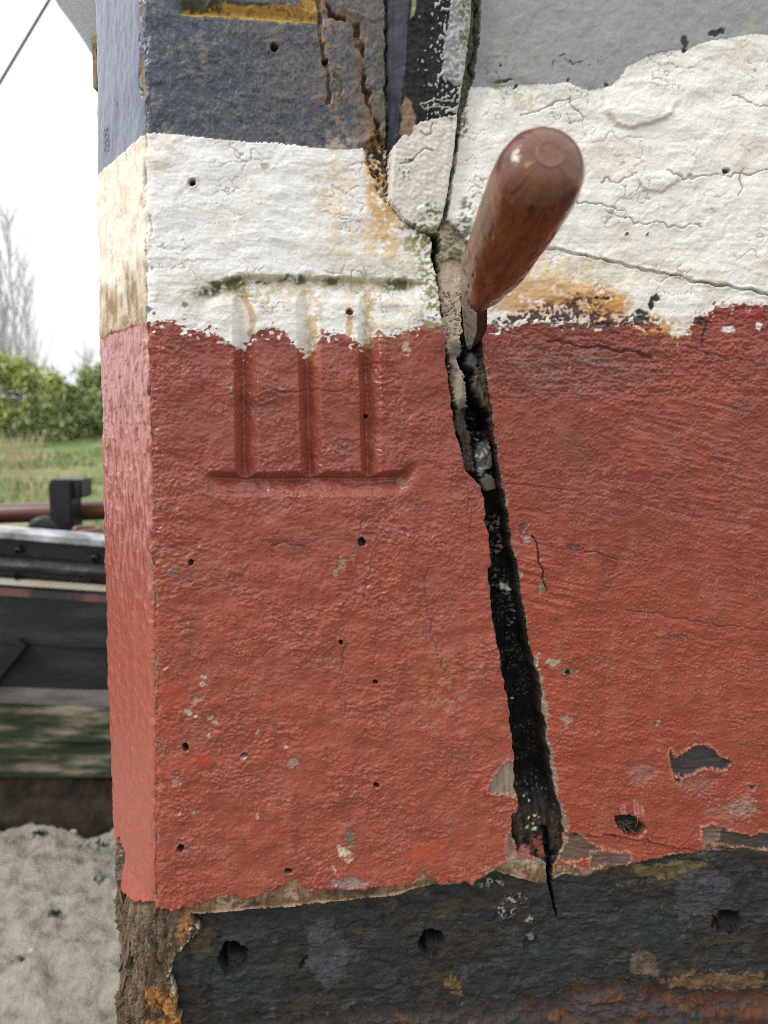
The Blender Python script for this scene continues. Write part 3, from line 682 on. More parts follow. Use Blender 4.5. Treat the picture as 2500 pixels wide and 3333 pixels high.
# scratched pale drips above the oakum plug
for x, x2 in ((2022, 2632), (2034, 2625), (2066, 2610), (2078, 2612), (2092, 2625)):
    i, d, m = line([(x, x2), (x + 2, 2655)], 4, 0.5); mix(m * 0.7, (0.42, 0.20, 0.16), 0.5, i)

# bare patches: peeled paint down to wood, with a raised curling edge
def peel(pts, col, dep=1.4, grain='h', rim=0.6, rimcol=(0.40, 0.20, 0.15), rough=0.7, soft=2.0, rag=1.0):
    i, d, m = poly(pts, soft, rag)
    g = (nH2 if grain == 'h' else nV)[i]
    cc = np.asarray(col, np.float32)[None, :] * (1 + 0.55 * g)[:, None]
    C[i] += (cc - C[i]) * m[:, None]; RO[i] += (rough - RO[i]) * m
    H[i] = H[i] * (1 - 0.7 * m) - dep * m + 0.5 * g * m
    e = np.exp(-((d - 4) / 4.5) ** 2); H[i] += rim * e; mix(e * 0.55 * (n3[i] > -0.2), rimcol, None, i)
peel([(2178, 2442), (2199, 2466), (2230, 2460), (2258, 2428), (2320, 2432), (2341, 2463), (2383, 2480), (2362, 2508), (2286, 2498), (2265, 2515), (2210, 2529), (2189, 2515)], (0.035, 0.027, 0.024))
peel([(2190, 2535), (2215, 2530), (2210, 2548)], (0.03, 0.02, 0.02), 1.0)
peel([(2425, 2560), (2455, 2555), (2450, 2570)], (0.03, 0.02, 0.02), 1.0)
peel([(1655, 2478), (1625, 2510), (1597, 2548), (1592, 2582), (1640, 2584), (1680, 2595), (1685, 2490)], (0.21, 0.165, 0.12), 1.6, 'v')
peel([(1825, 2640), (1842, 2650), (1850, 2700), (1815, 2712), (1800, 2660)], (0.14, 0.12, 0.09), 1.0, 'v')
peel([(1652, 2720), (1668, 2716), (1672, 2760), (1682, 2795), (1660, 2812), (1652, 2790)], (0.24, 0.17, 0.13), 1.0, 'v')
peel([(1580, 2830), (1640, 2815), (1680, 2800), (1720, 2785), (1770, 2805), (1790, 2830), (1770, 2852), (1690, 2850), (1640, 2835), (1590, 2845)], (0.20, 0.20, 0.14), 0.8, 'h')
peel([(2288, 2700), (2330, 2690), (2370, 2702), (2440, 2722), (2500, 2715), (2700, 2720), (2700, 2790), (2500, 2776), (2400, 2764), (2330, 2760), (2290, 2750)], (0.055, 0.04, 0.03), 2.2, 'h', rough=0.85)
peel([(2286, 2695), (2320, 2690), (2350, 2705), (2330, 2750), (2295, 2748)], (0.14, 0.10, 0.065), 1.6, 'h', rough=0.85)
peel([(1830, 2720), (1880, 2715), (1920, 2745), (1960, 2770), (1900, 2800), (1850, 2810), (1815, 2790)], (0.085, 0.052, 0.035), 1.6, 'h', rough=0.85)
peel([(1930, 2775), (2050, 2780), (2060, 2815), (1990, 2835), (1925, 2826)], (0.10, 0.06, 0.05), 1.0, 'h')
peel([(1835, 2835), (1870, 2815), (1880, 2850), (1840, 2858)], (0.34, 0.30, 0.24), 0.6, 'h')
# oakum plug
i, d, m = poly([(2002, 2662), (2047, 2652), (2081, 2667), (2103, 2702), (2086, 2726), (2038, 2718), (2016, 2695)], 4, 0.9)
H[i] -= 7 * m - 2.5 * m * n3[i]; mix(m, (0.022, 0.014, 0.012), 0.9, i)

# rot crack by the head of the stem
i, d, m = line([(1062, -60), (1068, 20), (1100, 55), (1150, 72), (1172, 130), (1188, 250), (1198, 330), (1222, 400), (1245, 470)], 6, 1.8)
m2 = 1 - ss(d, 8, 44); mix(m2 * ss(n8[i] + 0.5 * n3[i], -0.6, 0.3) * 0.85 * instem[i], (0.19, 0.105, 0.045), 0.8, i); H[i] -= 1.2 * m2 * instem[i]
m = m * ss(n15[i] + 0.7 * n8[i], -0.5, 0.2); H[i] -= 5 * m * instem[i]; mix(m * 0.75 * instem[i], (0.035, 0.022, 0.013), 0.9, i)
i, d, m = line([(1036, -60), (1040, 60), (1050, 160), (1057, 200), (1075, 260), (1065, 340)], 5, 1.0); H[i] -= 2.5 * m; mix(m * 0.7, (0.05, 0.03, 0.015), 0.8, i)
i, d, m = line([(1095, 240), (1110, 290), (1115, 330)], 4, 1.0); H[i] -= 1.5 * m; mix(m * 0.7, (0.16, 0.09, 0.03), 0.8, i)
tint(blob(1060, 120, 26, 150, 0, 0.7, 2), (0.25, 0.14, 0.05), 0.8, -0.1, 0.4)
tint(blob(1110, 380, 90, 80, 0, 0.8, 2), (0.20, 0.12, 0.055), 0.8, 0.0, 0.4)
tint(blob(1130, 470, 60, 22, 0, 0.6, 2), (0.30, 0.25, 0.20), 0.8, -0.3, 0.3)
tint(blob(650, 190, 40, 70, 0, 0.8, 2), (0.20, 0.16, 0.11), 0.6, 0.1, 0.5)
i, d, m = poly([(1180, 470), (1225, 440), (1262, 470), (1262, 560), (1258, 660), (1240, 640), (1215, 560)], 8, 2.0)
mm = m * (~isbat[i]); H[i] -= mm * (5 + 4 * n8[i] + 2 * n3[i]); mix(mm * ss(n8[i] + 0.6 * n3[i], -0.2, 0.15), (0.04, 0.028, 0.014), 0.9, i); mix(mm * ss(-n8[i] + 0.5 * n3[i], 0.1, 0.4), (0.42, 0.24, 0.09), 0.8, i)
tint(blob(1235, 300, 18, 190, 0.04, 0.6, 1.5), (0.055, 0.06, 0.022), 0.8, -0.3, 0.2)
# leading-face chips along the corner
for pts in ([(430, 205), (445, 150), (455, 215), (458, 300), (452, 330), (444, 300)], [(445, -40), (455, 20), (452, 60), (444, 40)]):
    i, d, m = poly([(p[0] - 6, p[1]) for p in pts], 3, 0.5); mix(m, (0.24, 0.16, 0.07), 0.8, i); H[i] -= 1.2 * m
i, d, m = line([(430, 100), (438, 170), (420, 230), (432, 300)], 2.5, 1.2); H[i] -= 1.2 * m; mix(m * 0.7, (0.03, 0.03, 0.03), None, i)
i, q, m = blob(476, 1002, 16, 12, 0.2, 0.3, 1.2); mix(m, (0.10, 0.12, 0.18), 0.5, i)
e = np.exp(-((XL + 30) / 14) ** 2) * (XL < 0) * ss(Y, 1040, 1080) * (1 - ss(Y, 1150, 1250)) * ss(n8, -0.1, 0.2); mix((0.7 * e).astype(np.float32), (0.5, 0.42, 0.32)); H -= 1.5 * e
for (xl, y, rx, ry) in ((-120, 1130, 60, 40), (-300, 1090, 70, 30), (-200, 1240, 30, 60), (-90, 1500, 26, 70), (-260, 1300, 40, 40)):
    q = np.hypot((XL - xl) / rx, (Y + 25 * n8 - y) / ry); m = (1 - ss(q, 0.5, 1.1)) * LEFT * ss(nV, -0.4, 0.2); mix((0.75 * m).astype(np.float32), (0.24, 0.06, 0.05))
for (xl, y, rx, ry) in ((-170, 470, 6, 26), (-370, 340, 40, 60), (-250, 250, 4, 16), (-290, 1380, 9, 14), (-120, 1420, 6, 30)):
    q = np.hypot((XL - xl) / rx, (Y + 10 * n8 - y) / ry); m = (1 - ss(q, 0.6, 1.1)) * LEFT * ss(n8 + n3, -0.5, 0.2); mix((0.8 * m).astype(np.float32), (0.09, 0.075, 0.055)); H -= 0.8 * m
# worn near and far corners
H -= 2.6 * np.exp(-np.abs(X - CX) / 15) * np.clip(1 + 1.1 * n15 + 0.7 * n8, 0.15, 3)
H -= 2.2 * np.exp(-np.abs(XL + FWP) / 18) * LEFT * (1 + 0.8 * n15)

cch = np.exp(-(np.abs(X - CX) / 26) ** 2) * ss(fbm(MU / 9, MV / 26, 4, 171) + 0.25 * n8, 0.22, 0.30) * (Y < 2960)
mix((cch * 0.6).astype(np.float32), (0.20, 0.14, 0.09), 0.85); H -= 1.5 * cch
cdk = np.exp(-(np.abs(X - CX + 8) / 9) ** 2) * ss(fbm(MU / 5, MV / 30, 3, 173), 0.25, 0.4); mix((cdk * 0.6).astype(np.float32), (0.05, 0.03, 0.025)); H -= 0.9 * cdk
# --- seam
sx = (X - SL) / np.maximum(SR - SL, 4.0)                       # 0..1 across
seamH = -14 - 5 * ss(Y, 1500, 1800) + 1.1 * n8 + 0.4 * n3 + 0.4 * nV
seamH = seamH - 4 * np.sin(np.clip(sx, 0, 1) * np.pi)
edged = np.minimum(X - SLr, SRr - X); seamH = -1.0 + (seamH + 1.0) * ss(edged, 0, 7)
C[inseam] = np.array(TAR)
RO[inseam] = 0.60; GR[inseam] = 1.0
H[inseam] = seamH[inseam]
lipw = inseam & (edged < 2.5); C[lipw] = np.array((0.05, 0.036, 0.026)) * (1 + 0.5 * n3[lipw])[:, None]
grit = ss(perlin(MU / 1.6, MV / 1.5, 111), 0.28, 0.5)
gb = inseam * ss(fbm(MU / 9, MV / 14, 3, 113), 0.12, 0.5) * (1 - 0.6 * ss(Y, 1950, 2100))
mix((gb * (0.3 + 0.4 * grit)).astype(np.float32), (0.035, 0.027, 0.020), 0.7)
mix((gb * grit * (perlin(MU / 4, MV / 4, 115) > 0.36)).astype(np.float32), (0.26, 0.24, 0.20), 0.6)
# putty at the top of the seam
i, d, m = poly([(1418, 800), (1440, 830), (1480, 815), (1520, 815), (1522, 880), (1512, 940), (1510, 1000), (1512, 1090), (1508, 1140), (1500, 1170), (1506, 1200), (1524, 1230), (1530, 1270), (1530, 1300), (1542, 1325), (1500, 1345), (1486, 1290), (1470, 1240), (1466, 1170), (1455, 1100), (1442, 1040), (1434, 960), (1424, 880)], 4, 1.4)
mm = m * inseam[i]
pc = np.array(PUTTY, np.float32)[None, :] * (1 + 0.12 * n8[i] + 0.1 * n3[i])[:, None]
C[i] += (pc - C[i]) * mm[:, None]; RO[i] += (0.75 - RO[i]) * mm
H[i] = H[i] * (1 - mm) + mm * (-4.5 - 4 * ss(Y[i], 1000, 1300) + 1.2 * n8[i] + 0.5 * n3[i] - 1.5 * ss(0.2 - np.abs(sx[i] - 0.05), 0, 0.2))
ckp = (1 - ss(fb2[i] - fa2[i], 0, 0.09)) * mm * (Y[i] > 950) * (Y[i] < 1120); H[i] -= 2 * ckp; mix(ckp * 0.6, (0.07, 0.05, 0.03), None, i)
for b, col in (((1490, 1140, 22, 30, 0.2), (0.10, 0.105, 0.11)), ((1545, 1170, 20, 30, 0), (0.11, 0.115, 0.12)), ((1522, 1320, 24, 34, 0), (0.06, 0.065, 0.075)), ((1520, 1260, 12, 20, 0), (0.16, 0.15, 0.12)), ((1480, 1220, 12, 30, 0), (0.16, 0.14, 0.10)), ((1468, 835, 18, 10, 0), (0.20, 0.15, 0.09))):
    i, q, m = blob(*b, 0.5, 1.2); mm = m * inseam[i]; mix(mm * 0.85, col, 0.5, i)
i, q, m = blob(1545, 1175, 24, 34, 0.1, 0.4, 0.8); mm = m * inseam[i]; H[i] = H[i] * (1 - mm) + mm * (-7 + n8[i])
# wooden right lip, upper half
for pts, col, hz in (([(1552, 1190), (1576, 1200), (1592, 1285), (1602, 1340), (1590, 1345), (1566, 1310), (1545, 1240)], (0.085, 0.065, 0.045), -6), ([(1500, 1400), (1540, 1405), (1545, 1480), (1548, 1545), (1516, 1540), (1502, 1470)], (0.045, 0.034, 0.026), -4.5), ([(1480, 1330), (1520, 1345), (1530, 1400), (1500, 1420), (1482, 1400)], (0.06, 0.048, 0.034), -6)):
    i, d, m = poly(pts, 6, 1.6); mm = m * inseam[i]; cc = np.asarray(col, np.float32)[None, :] * (1 + 0.7 * nV[i] + 0.5 * n3[i])[:, None]; C[i] += (cc - C[i]) * mm[:, None]; H[i] = H[i] * (1 - mm) + mm * (hz + 1.3 * nV[i]); RO[i] += (0.8 - RO[i]) * mm
# grey lump of old stopping and a wood chip
i, d, m = poly([(1548, 1440), (1575, 1434), (1606, 1440), (1613, 1490), (1614, 1515), (1592, 1535), (1585, 1552), (1560, 1555), (1550, 1535), (1547, 1480)], 5, 1.6)
mm = m * inseam[i]; cc = np.array((0.075, 0.072, 0.066), np.float32)[None, :] * (1 + 0.5 * n8[i] + 0.4 * n3[i])[:, None]; C[i] += (cc - C[i]) * mm[:, None]; mix(mm * ss(n3[i] + n8[i], 0.25, 0.5), (0.26, 0.25, 0.20), 0.7, i); mix(mm * (1 - ss(np.abs(Y[i] - 1540), 4, 18)), (0.17, 0.18, 0.19), 0.6, i); H[i] = H[i] * (1 - mm) + mm * (-4.5 + 1.6 * n8[i] + 0.8 * n3[i] - 3 * np.clip(d + 8, 0, 8) / 8)
i, d, m = poly([(1570, 1560), (1598, 1540), (1622, 1566), (1628, 1595), (1600, 1612), (1575, 1590)], 4, 1.2)
mm = m * inseam[i]; cc = np.array((0.13, 0.11, 0.085), np.float32)[None, :] * (1 + 0.4 * nV[i])[:, None]; C[i] += (cc - C[i]) * mm[:, None]; H[i] = H[i] * (1 - mm) + mm * (-6 - 0.06 * (Y[i] - 1560) + 0.4 * nV[i]); RO[i] += (0.75 - RO[i]) * mm
# crumbs and frayed sides lower down
for b in ((1630, 1720, 30, 26), (1650, 1790, 22, 30), (1660, 1925, 30, 16), (1680, 1950, 16, 22), (1630, 1895, 14, 14), (1690, 2030, 12, 34)):
    i, q, m = blob(*b, 0, 0.5, 1.6); mm = m * inseam[i] * ss(n3[i] + 0.6 * n8[i], 0.0, 0.3); mix(mm, (0.17, 0.155, 0.125), 0.8, i); H[i] += 3.5 * m * inseam[i]
for b in ((1655, 1925, 8, 9), (1672, 1930, 7, 8), (1722, 2702, 5, 6), (1744, 2705, 6, 5), (1738, 2690, 4, 4), (1760, 2665, 3, 3), (1770, 2703, 4, 4), (1694, 2307, 5, 3), (1725, 2670, 3, 3), (1745, 2660, 4, 3), (1735, 2628, 3, 3), (1720, 2610, 3, 3)):
    i, q, m = blob(*b, 0, 0.4, 0.8); mm = m * inseam[i]; mix(mm, (0.50, 0.49, 0.46), 0.6, i); H[i] += 1.2 * mm
br = inseam & (Y > 2480) & (Y < 2830)
mix((br * ss(Y, 2520, 2700) * 0.5 * ss(nV + 0.5 * n8, -0.4, 0.3)).astype(np.float32), (0.075, 0.048, 0.028), 0.75)
fz = (br * ss(Y, 2540, 2680)).astype(np.float32); H[:] = H * (1 - fz) + fz * (-2.6 + 1.0 * m9 + 0.6 * n8 + 0.4 * n3)
wallr = inseam & (SRr - X < 9) & (Y > 1400); wcl = np.array((0.014, 0.010, 0.007), np.float32) * (1 + 0.5 * m4 + 0.5 * n15)[:, None]; C[wallr] = wcl[wallr]
eo = X - SRr; ring = (Y > 1100) & (Y < 2830) & ~LEFT
lipp = ring & (eo > 3.4) & (eo < 7 + 7 * ss(n15 + 0.6 * m4, -0.2, 0.5) + 8 * ss(Y, 2150, 2250) * ss(m9 + 0.5 * n15, -0.5, 0.4)) & ((Y > 2150) | (n8 + n15 > 0.1))
lcol = np.array((0.25, 0.165, 0.12), np.float32) * (1 + 0.35 * n3 + 0.3 * n8)[:, None]; C[lipp] = lcol[lipp]; H[lipp] -= 0.5; RO[lipp] = 0.8
edg = ring & (eo >= 0) & (eo <= 3.5); C[edg] = np.array((0.022, 0.016, 0.012)); RO[edg] = 0.8
i, d, m = poly([(1740, 2728), (1768, 2716), (1796, 2790), (1786, 2812), (1765, 2806), (1742, 2776)], 6, 0.6); mix(m * ss(n8[i] + 0.5 * n3[i], -0.4, 0.1), (0.20, 0.055, 0.038), 0.5, i); H[i] = H[i] * (1 - 0.7 * m) + 0.7 * m * (-3.5 + m4[i])
i, d, m = poly([(1690, 2786), (1702, 2760), (1730, 2752), (1742, 2780), (1745, 2806), (1700, 2810)], 4, 0.8); mix(m * ss(n8[i], -0.4, 0.1), (0.30, 0.10, 0.08), 0.5, i); H[i] = H[i] * (1 - 0.7 * m) + 0.7 * m * (-3.0 + m4[i])
# deep split low down
i, d, m = line([(1776, 2700), (1790, 2790), (1789, 2851), (1803, 2923), (1821, 3000)], 8, 0.4)
m = 1 - ss(d, 2 + 7 * (1 - ss(Y[i], 2820, 2990)), 6 + 8 * (1 - ss(Y[i], 2820, 2990))); m *= (Y[i] < 3002); mix(m, TAR, 0.6, i)
# void
i, d, m = poly([(1500, 1178), (1520, 1160), (1523, 1190), (1531, 1230), (1546, 1290), (1560, 1318), (1592, 1330), (1592, 1402), (1540, 1402), (1535, 1320), (1528, 1262), (1528, 1205), (1508, 1192)], 4, 0.5)
H[i] -= 16 * m * inseam[i]; mix(m * inseam[i], TAR, 0.6, i)
# dirt moss under the batten's foot and gap beside it
for b in ((1440, 770, 60, 30), (1500, 760, 50, 40), (1350, 760, 60, 20), (1520, 690, 24, 50), (1470, 800, 40, 24)):
    i, q, m = blob(*b, 0.2, 0.6, 1.8); mix(m * ss(n3[i] + n8[i], -0.5, 0.3) * (~isbat[i]) * 0.85, (0.075, 0.062, 0.032), 0.9, i)
i, d, m = line([(1412, 772), (1416, 800), (1424, 860)], 5, 0.8); H[i] -= 6 * m; mix(m, TAR, 0.7, i)
gap = inseam & ((Y < 760) | ((Y < 845 + 20 * n8) & (X > 1432)))
gl = -0.8 + 1.5 * n8 + 0.8 * n3
H[gap] = gl[gap]
gm = ss(n8 + 0.8 * n3, -0.3, 0.3)[:, None]
gc = np.array((0.40, 0.35, 0.25), np.float32) * (1 - 0.8 * gm) + np.array((0.07, 0.075, 0.025), np.float32) * 0.8 * gm
C[gap] = gc[gap]; RO[gap] = 0.85
gp2 = gap & (Y < 480); C[gp2] = (np.array((0.10, 0.10, 0.085), np.float32) * (1 - 0.8 * gm) + np.array((0.05, 0.055, 0.018), np.float32) * 0.8 * gm)[gp2]
i, d, m = line([(1548, -80), (1545, 120), (1530, 230), (1528, 262)], 4, 1.4); mm = m * (~isbat[i]); mm = mm * ss(n15[i] + 0.6 * n8[i], -0.5, 0.1); H[i] -= 3 * mm; mix(mm, (0.02, 0.018, 0.012), 0.9, i)
i, d, m = line([(1486, 440), (1478, 520), (1462, 610), (1445, 700), (1430, 748)], 5, 1.0); mm = m * (~isbat[i]) * ss(n15[i] + 0.6 * n8[i], -0.4, 0.2); H[i] -= 3 * mm; mix(mm * 0.8, (0.04, 0.033, 0.022), 0.9, i)
i, d, m = line([(1256, -80), (1258, 289), (1262, 450), (1262, 640)], 3, 0.9); mm = m * (~isbat[i]); H[i] -= 4 * mm; mix(mm * 0.9, (0.02, 0.018, 0.012), 0.9, i)

# --- batten (tapered cover strip over the hood ends)
edge_l = np.interp(Y, (-700, 0, 241, 434, 530, 651, 700), (1330, 1324, 1310, 1287, 1277, 1268, 1280))
hbt = np.interp(Y, (-700, 0, 400, 650, 760), (15, 14, 10, 6, 5))
ramp_l = np.clip((X - np.interp(Y, (0, 434, 651), (1250, 1262, 1260))) / np.maximum(edge_l - np.interp(Y, (0, 434, 651), (1250, 1262, 1260)), 5), 0, 1)
H[isbat] = (hbt * ramp_l * ss(-BD, 0, 5) + 0.15 * nV + 0.3 * n8 + 0.5 * n15 - 1.2 * np.exp(-(-BD) / 4))[isbat]
front = X > edge_l + 3 * n8
bwl = yline([(1240, 530), (1290, 470), (1330, 440), (1360, 415), (1400, 405), (1470, 395), (1540, 380)], XR)
bw = isbat & (Y > bwl)
C[isbat] = (np.array((0.020, 0.023, 0.034)) * (1 + 0.8 * nV[isbat] + 0.5 * n8[isbat])[:, None]); RO[isbat] = 0.5
bf = isbat & front; C[bf] = np.array((0.013, 0.012, 0.012)) * (1 + 0.9 * nV[bf] + 0.5 * n3[bf])[:, None]; H[bf] += (0.4 * n3 + 0.4 * n8)[bf]
gmask = isbat & (XR > np.interp(Y, (-100, 0, 100, 180, 270, 300), (1462, 1458, 1448, 1432, 1428, 1470)) + 10 * n8) & (Y < 300); C[gmask] = np.array(GREY) * 0.95; RO[gmask] = 0.35; H[gmask] += 0.4
C[bw] = np.array((0.60, 0.565, 0.50)) * (1 + 0.06 * nV[bw] + 0.05 * n8[bw])[:, None]; RO[bw] = 0.5; H[bw] += 0.4
fk = isbat & front & (Y <= bwl) & (perlin(MU / 2.2, MV / 3.0, 133) + 0.7 * n8 + 0.5 * n3 + 0.008 * (X - 1425) > 0.36); C[fk] = np.array((0.33, 0.335, 0.32)) * (1 + 0.1 * n3[fk])[:, None]; H[fk] += 0.4; RO[fk] = 0.5
i, d, m = poly([(1330, 30), (1336, -60), (1348, 20), (1340, 80), (1326, 92)], 3, 0.5); mix(m, (0.20, 0.20, 0.11), 0.6, i)
i, d, m = poly([(1310, 335), (1330, 350), (1344, 400), (1350, 430), (1320, 458), (1298, 450), (1300, 380)], 4, 1.0); mix(m, (0.20, 0.135, 0.08), 0.75, i)
i, d, m = line([(1450, 345), (1370, 352), (1356, 360), (1370, 373), (1450, 362)], 2.0, 0.8); mix(m * 0.9, (0.42, 0.39, 0.28), 0.6, i); H[i] += 0.4 * m
for b in ((1312, 575, 22, 24), (1400, 705, 40, 34), (1325, 535, 16, 14), (1365, 740, 40, 12), (1460, 415, 12, 16), (1500, 160, 14, 40), (1500, 60, 20, 60), (1508, 420, 16, 40), (1515, 330, 12, 60)):
    i, q, m = blob(*b, 0.1, 0.6, 1.6); mix(m * ss(n3[i] + n8[i], -0.15, 0.3) * 0.9, MOSS, 0.9, i)
spk = isbat & (perlin(MU / 1.5, MV / 1.5, 131) > 0.38) & (Y > 440); mix((spk * 0.22 * ss(n8, -0.2, 0.3)).astype(np.float32), (0.20, 0.15, 0.08))
for pts in ([(1310, 545), (1340, 530), (1370, 505), (1408, 498)], [(1360, 450), (1395, 448), (1405, 430)]):
    i, d, m = line(pts, 2.5, 1.6); H[i] -= 0.8 * m; mix(m * 0.7, (0.14, 0.11, 0.07), None, i)
i, q, m = blob(1368, 690, 14, 13, 0, 0.3, 0.3); H[i] += 1.6 * m; mix(m, WHITE, 0.4, i)

# --- rotten foot of the stem
bwood = (Y > Rbot) & (Y < Wbot) & ~LEFT & (X > PL - 20) & ~inseam
fib = fbm(MU / 1.7, MV / 13, 3, 141)
wc2 = np.array((0.20, 0.125, 0.07), np.float32) * (1 + 0.5 * fib + 0.3 * n8)[:, None]
pinkm = ss(n15 + n8 - 0.0 * X, 0.0, 0.5)[:, None]; wc2 = wc2 * (1 - 0.6 * pinkm) + np.array((0.55, 0.36, 0.26), np.float32) * (1 + 0.3 * n3)[:, None] * 0.6 * pinkm
dk = ss(n30 + 0.6 * n8, 0.15, 0.45)[:, None]; wc2 = wc2 * (1 - 0.75 * dk) + np.array((0.035, 0.028, 0.025), np.float32) * 0.75 * dk
C[bwood] = wc2[bwood]; H[bwood] = (-1.2 + 0.8 * fib - 4.0 * ss((Y - Rbot) / np.maximum(Wbot - Rbot, 4), 0.2, 1.0))[bwood]; RO[bwood] = 0.85; GR[bwood] = 1.0
lipb = (np.exp(-((Wbot - Y - 5) / 7) ** 2) * bwood * ss(n8 + 0.5 * n3 - 0.0006 * (X - 1150), -0.3, 0.2)).astype(np.float32); mix(lipb * 0.75, (0.52, 0.38, 0.30))
fib2 = fbm(MU / 4.5 + 0.5 * n15, MV / 24, 4, 143)
fl1, fl2, flc = voro(MU / 8 + 0.5 * n8, MV / 13 + 0.6 * n8b, 15)
rotH = -4.5 + 3.2 * fib2 + 1.6 * (RND[flc, 1] - 0.5) * 2 + 0.8 * n3 - 1.6 * (1 - ss(fl2 - fl1, 0, 0.12))
rotc = np.array(WOOD, np.float32) * (1 + 0.35 * fib2 + 0.45 * (RND[flc, 0] - 0.5) + 0.25 * n8)[:, None]
gr_ = ss(n30 + 0.5 * n8, -0.1, 0.4)[:, None]; rotc = rotc * (1 - 0.45 * gr_) + np.array((0.19, 0.16, 0.115), np.float32) * 0.45 * gr_
dk = (1 - ss(fl2 - fl1, 0, 0.10))[:, None] * 0.5; rotc = rotc * (1 - dk) + np.array((0.035, 0.025, 0.018), np.float32) * dk
rblk = ss(fbm(MU / 14, MV / 18, 4, 145), 0.1, 0.4)[:, None] * 0.6; rotc = rotc * (1 - rblk) + np.array((0.05, 0.036, 0.026), np.float32) * rblk
C[rot] = rotc[rot]; H[rot] = rotH[rot]; RO[rot] = 0.9; GR[rot] = 1.0
rr = rot & (Y > 3225 + 30 * n8) & (X > 455 + 20 * n8); C[rr] += (np.array((0.27, 0.13, 0.04)) * (1 + 0.5 * n8[rr] + 0.4 * n3[rr])[:, None] - C[rr]) * ss(n15[rr] + n8[rr], -0.6, 0.2)[:, None]
i, d, m = line([(612, 2985), (636, 3030), (600, 3080), (575, 3120)], 7, 2.2); mix(m * ss(n3[i] + n8[i], 0.0, 0.3), (0.46, 0.42, 0.37), 0.8, i); H[i] += 0.8 * m
i, d, m = line([(556, 3180), (562, 3220), (572, 3265)], 9, 2.0); mix(m * ss(n3[i] + n8[i], -0.2, 0.2), (0.50, 0.47, 0.41), 0.8, i); H[i] += 1.0 * m
tint(blob(600, 3030, 16, 60, 0.3, 0.5, 1.5), (0.34, 0.15, 0.04), 0.9, -0.4, 0.1)
lr2 = LEFT & (XL < -300) & (Y > 2900 + 40 * nV) & (Y < 3060); C[lr2] = rotc[lr2] * 0.8; H[lr2] = rotH[lr2]
H[LEFT & rot] += (1.5 * fib2)[LEFT & rot]

# --- dark lower timbers
dn_ = fbm(MU / 60, MV / 34, 5, 151)
dnx = fbm(MU / 58, MV / 34, 4, 151, 0.5) + 0.12 * n8 + 0.05 * n3
tealm = (0.35 + 0.45 * ss(dnx, 0.06, 0.11) + 0.2 * ss(dnx, -0.1, 0.4))[:, None]
lump = fbm(MU / 13, MV / 8, 6, 153, 0.62)
dcol = np.array((0.032, 0.025, 0.019), np.float32) * (1 + 0.8 * lump + 0.4 * n3 + 0.3 * n2)[:, None] * (1 - tealm) + np.array((0.026, 0.030, 0.029), np.float32) * (1 + 0.6 * lump + 0.25 * n2)[:, None] * tealm
oc = ss(fbm(MU / 40 + 3, MV / 12, 5, 155) + 0.2 * nH2, 0.2, 0.5)[:, None] * (1 - tealm * 0.9)
oc = oc * 0.5; dcol = dcol * (1 - 0.6 * oc) + np.array((0.14, 0.085, 0.03), np.float32) * 0.6 * oc
gw = ss(fbm(MU / 20, MV / 14, 4, 157) + 0.2 * n3, 0.40, 0.46)[:, None]; dcol = dcol * (1 - 0.2 * gw) + np.array((0.13, 0.135, 0.14), np.float32) * 0.2 * gw
dcol = dcol * 0.85
C[dark] = dcol[dark]
dH = -12.0 + 8.0 * ss(X, 1100, 2200) + 1.8 * n30 + 1.1 * lump + 0.15 * n2 + 0.3 * crumb + 0.5 * plate + 0.9 * ss(dnx, 0.06, 0.09) + 0.7 * ss(flk, 0.1, 0.14) + 0.6 * ss(flk2, -0.1, -0.07)
H[dark] = dH[dark]; RO[dark] = (0.68 - 0.20 * tealm[:, 0])[dark]; GR[dark] = 1.0
for pts, col in (([(720, 3000), (860, 3050), (880, 3130), (960, 3170), (960, 3260), (840, 3240), (820, 3330), (700, 3333), (690, 3200), (740, 3080)], (0.025, 0.031, 0.031)), ([(1000, 3040), (1080, 3020), (1140, 3120), (1130, 3220), (1060, 3250), (1000, 3180), (1010, 3100)], (0.062, 0.066, 0.074)),
                 ([(1840, 3010), (2100, 2960), (2190, 3000), (2225, 3090), (2120, 3080), (1980, 3110), (1900, 3180), (1700, 3240), (1760, 3120)], (0.026, 0.033, 0.033)), ([(2220, 2850), (2330, 2830), (2400, 2900), (2300, 2990), (2220, 3020), (2200, 2940)], (0.055, 0.060, 0.068)),
                 ([(2060, 2830), (2250, 2800), (2330, 2820), (2200, 2860), (2090, 2870)], (0.15, 0.105, 0.04)), ([(2080, 3090), (2140, 3110), (2150, 3190), (2080, 3190), (2050, 3140)], (0.13, 0.09, 0.055)), ([(1450, 3215), (1500, 3205), (1520, 3260), (1450, 3250)], (0.17, 0.10, 0.03)), ([(2150, 3200), (2300, 3170), (2500, 3180), (2500, 3225), (2200, 3230)], (0.17, 0.095, 0.045)), ([(640, 3050), (700, 3060), (680, 3130), (610, 3140)], (0.10, 0.06, 0.022)), ([(1000, 2965), (1400, 2900), (1400, 2930), (1000, 2985)], (0.065, 0.042, 0.024))):
    i, d, m = poly(pts, 3, 2.4); mm = m * dark[i] * (0.40 + 0.3 * ss(n8[i] + 0.6 * n3[i], -0.3, 0.2)); cc = np.asarray(col, np.float32)[None, :] * (1 + 0.35 * lump[i])[:, None]; C[i] += (cc - C[i]) * mm[:, None]; H[i] += 0.5 * m * dark[i]
rb = dark & (Y > RT)
rcol = np.array((0.045, 0.036, 0.034), np.float32) * (1 + 0.6 * lump)[:, None]
orr = ss(fbm(MU / 22, MV / 13, 5, 161) + 0.0004 * (X - 2050), 0.0, 0.35)[:, None]
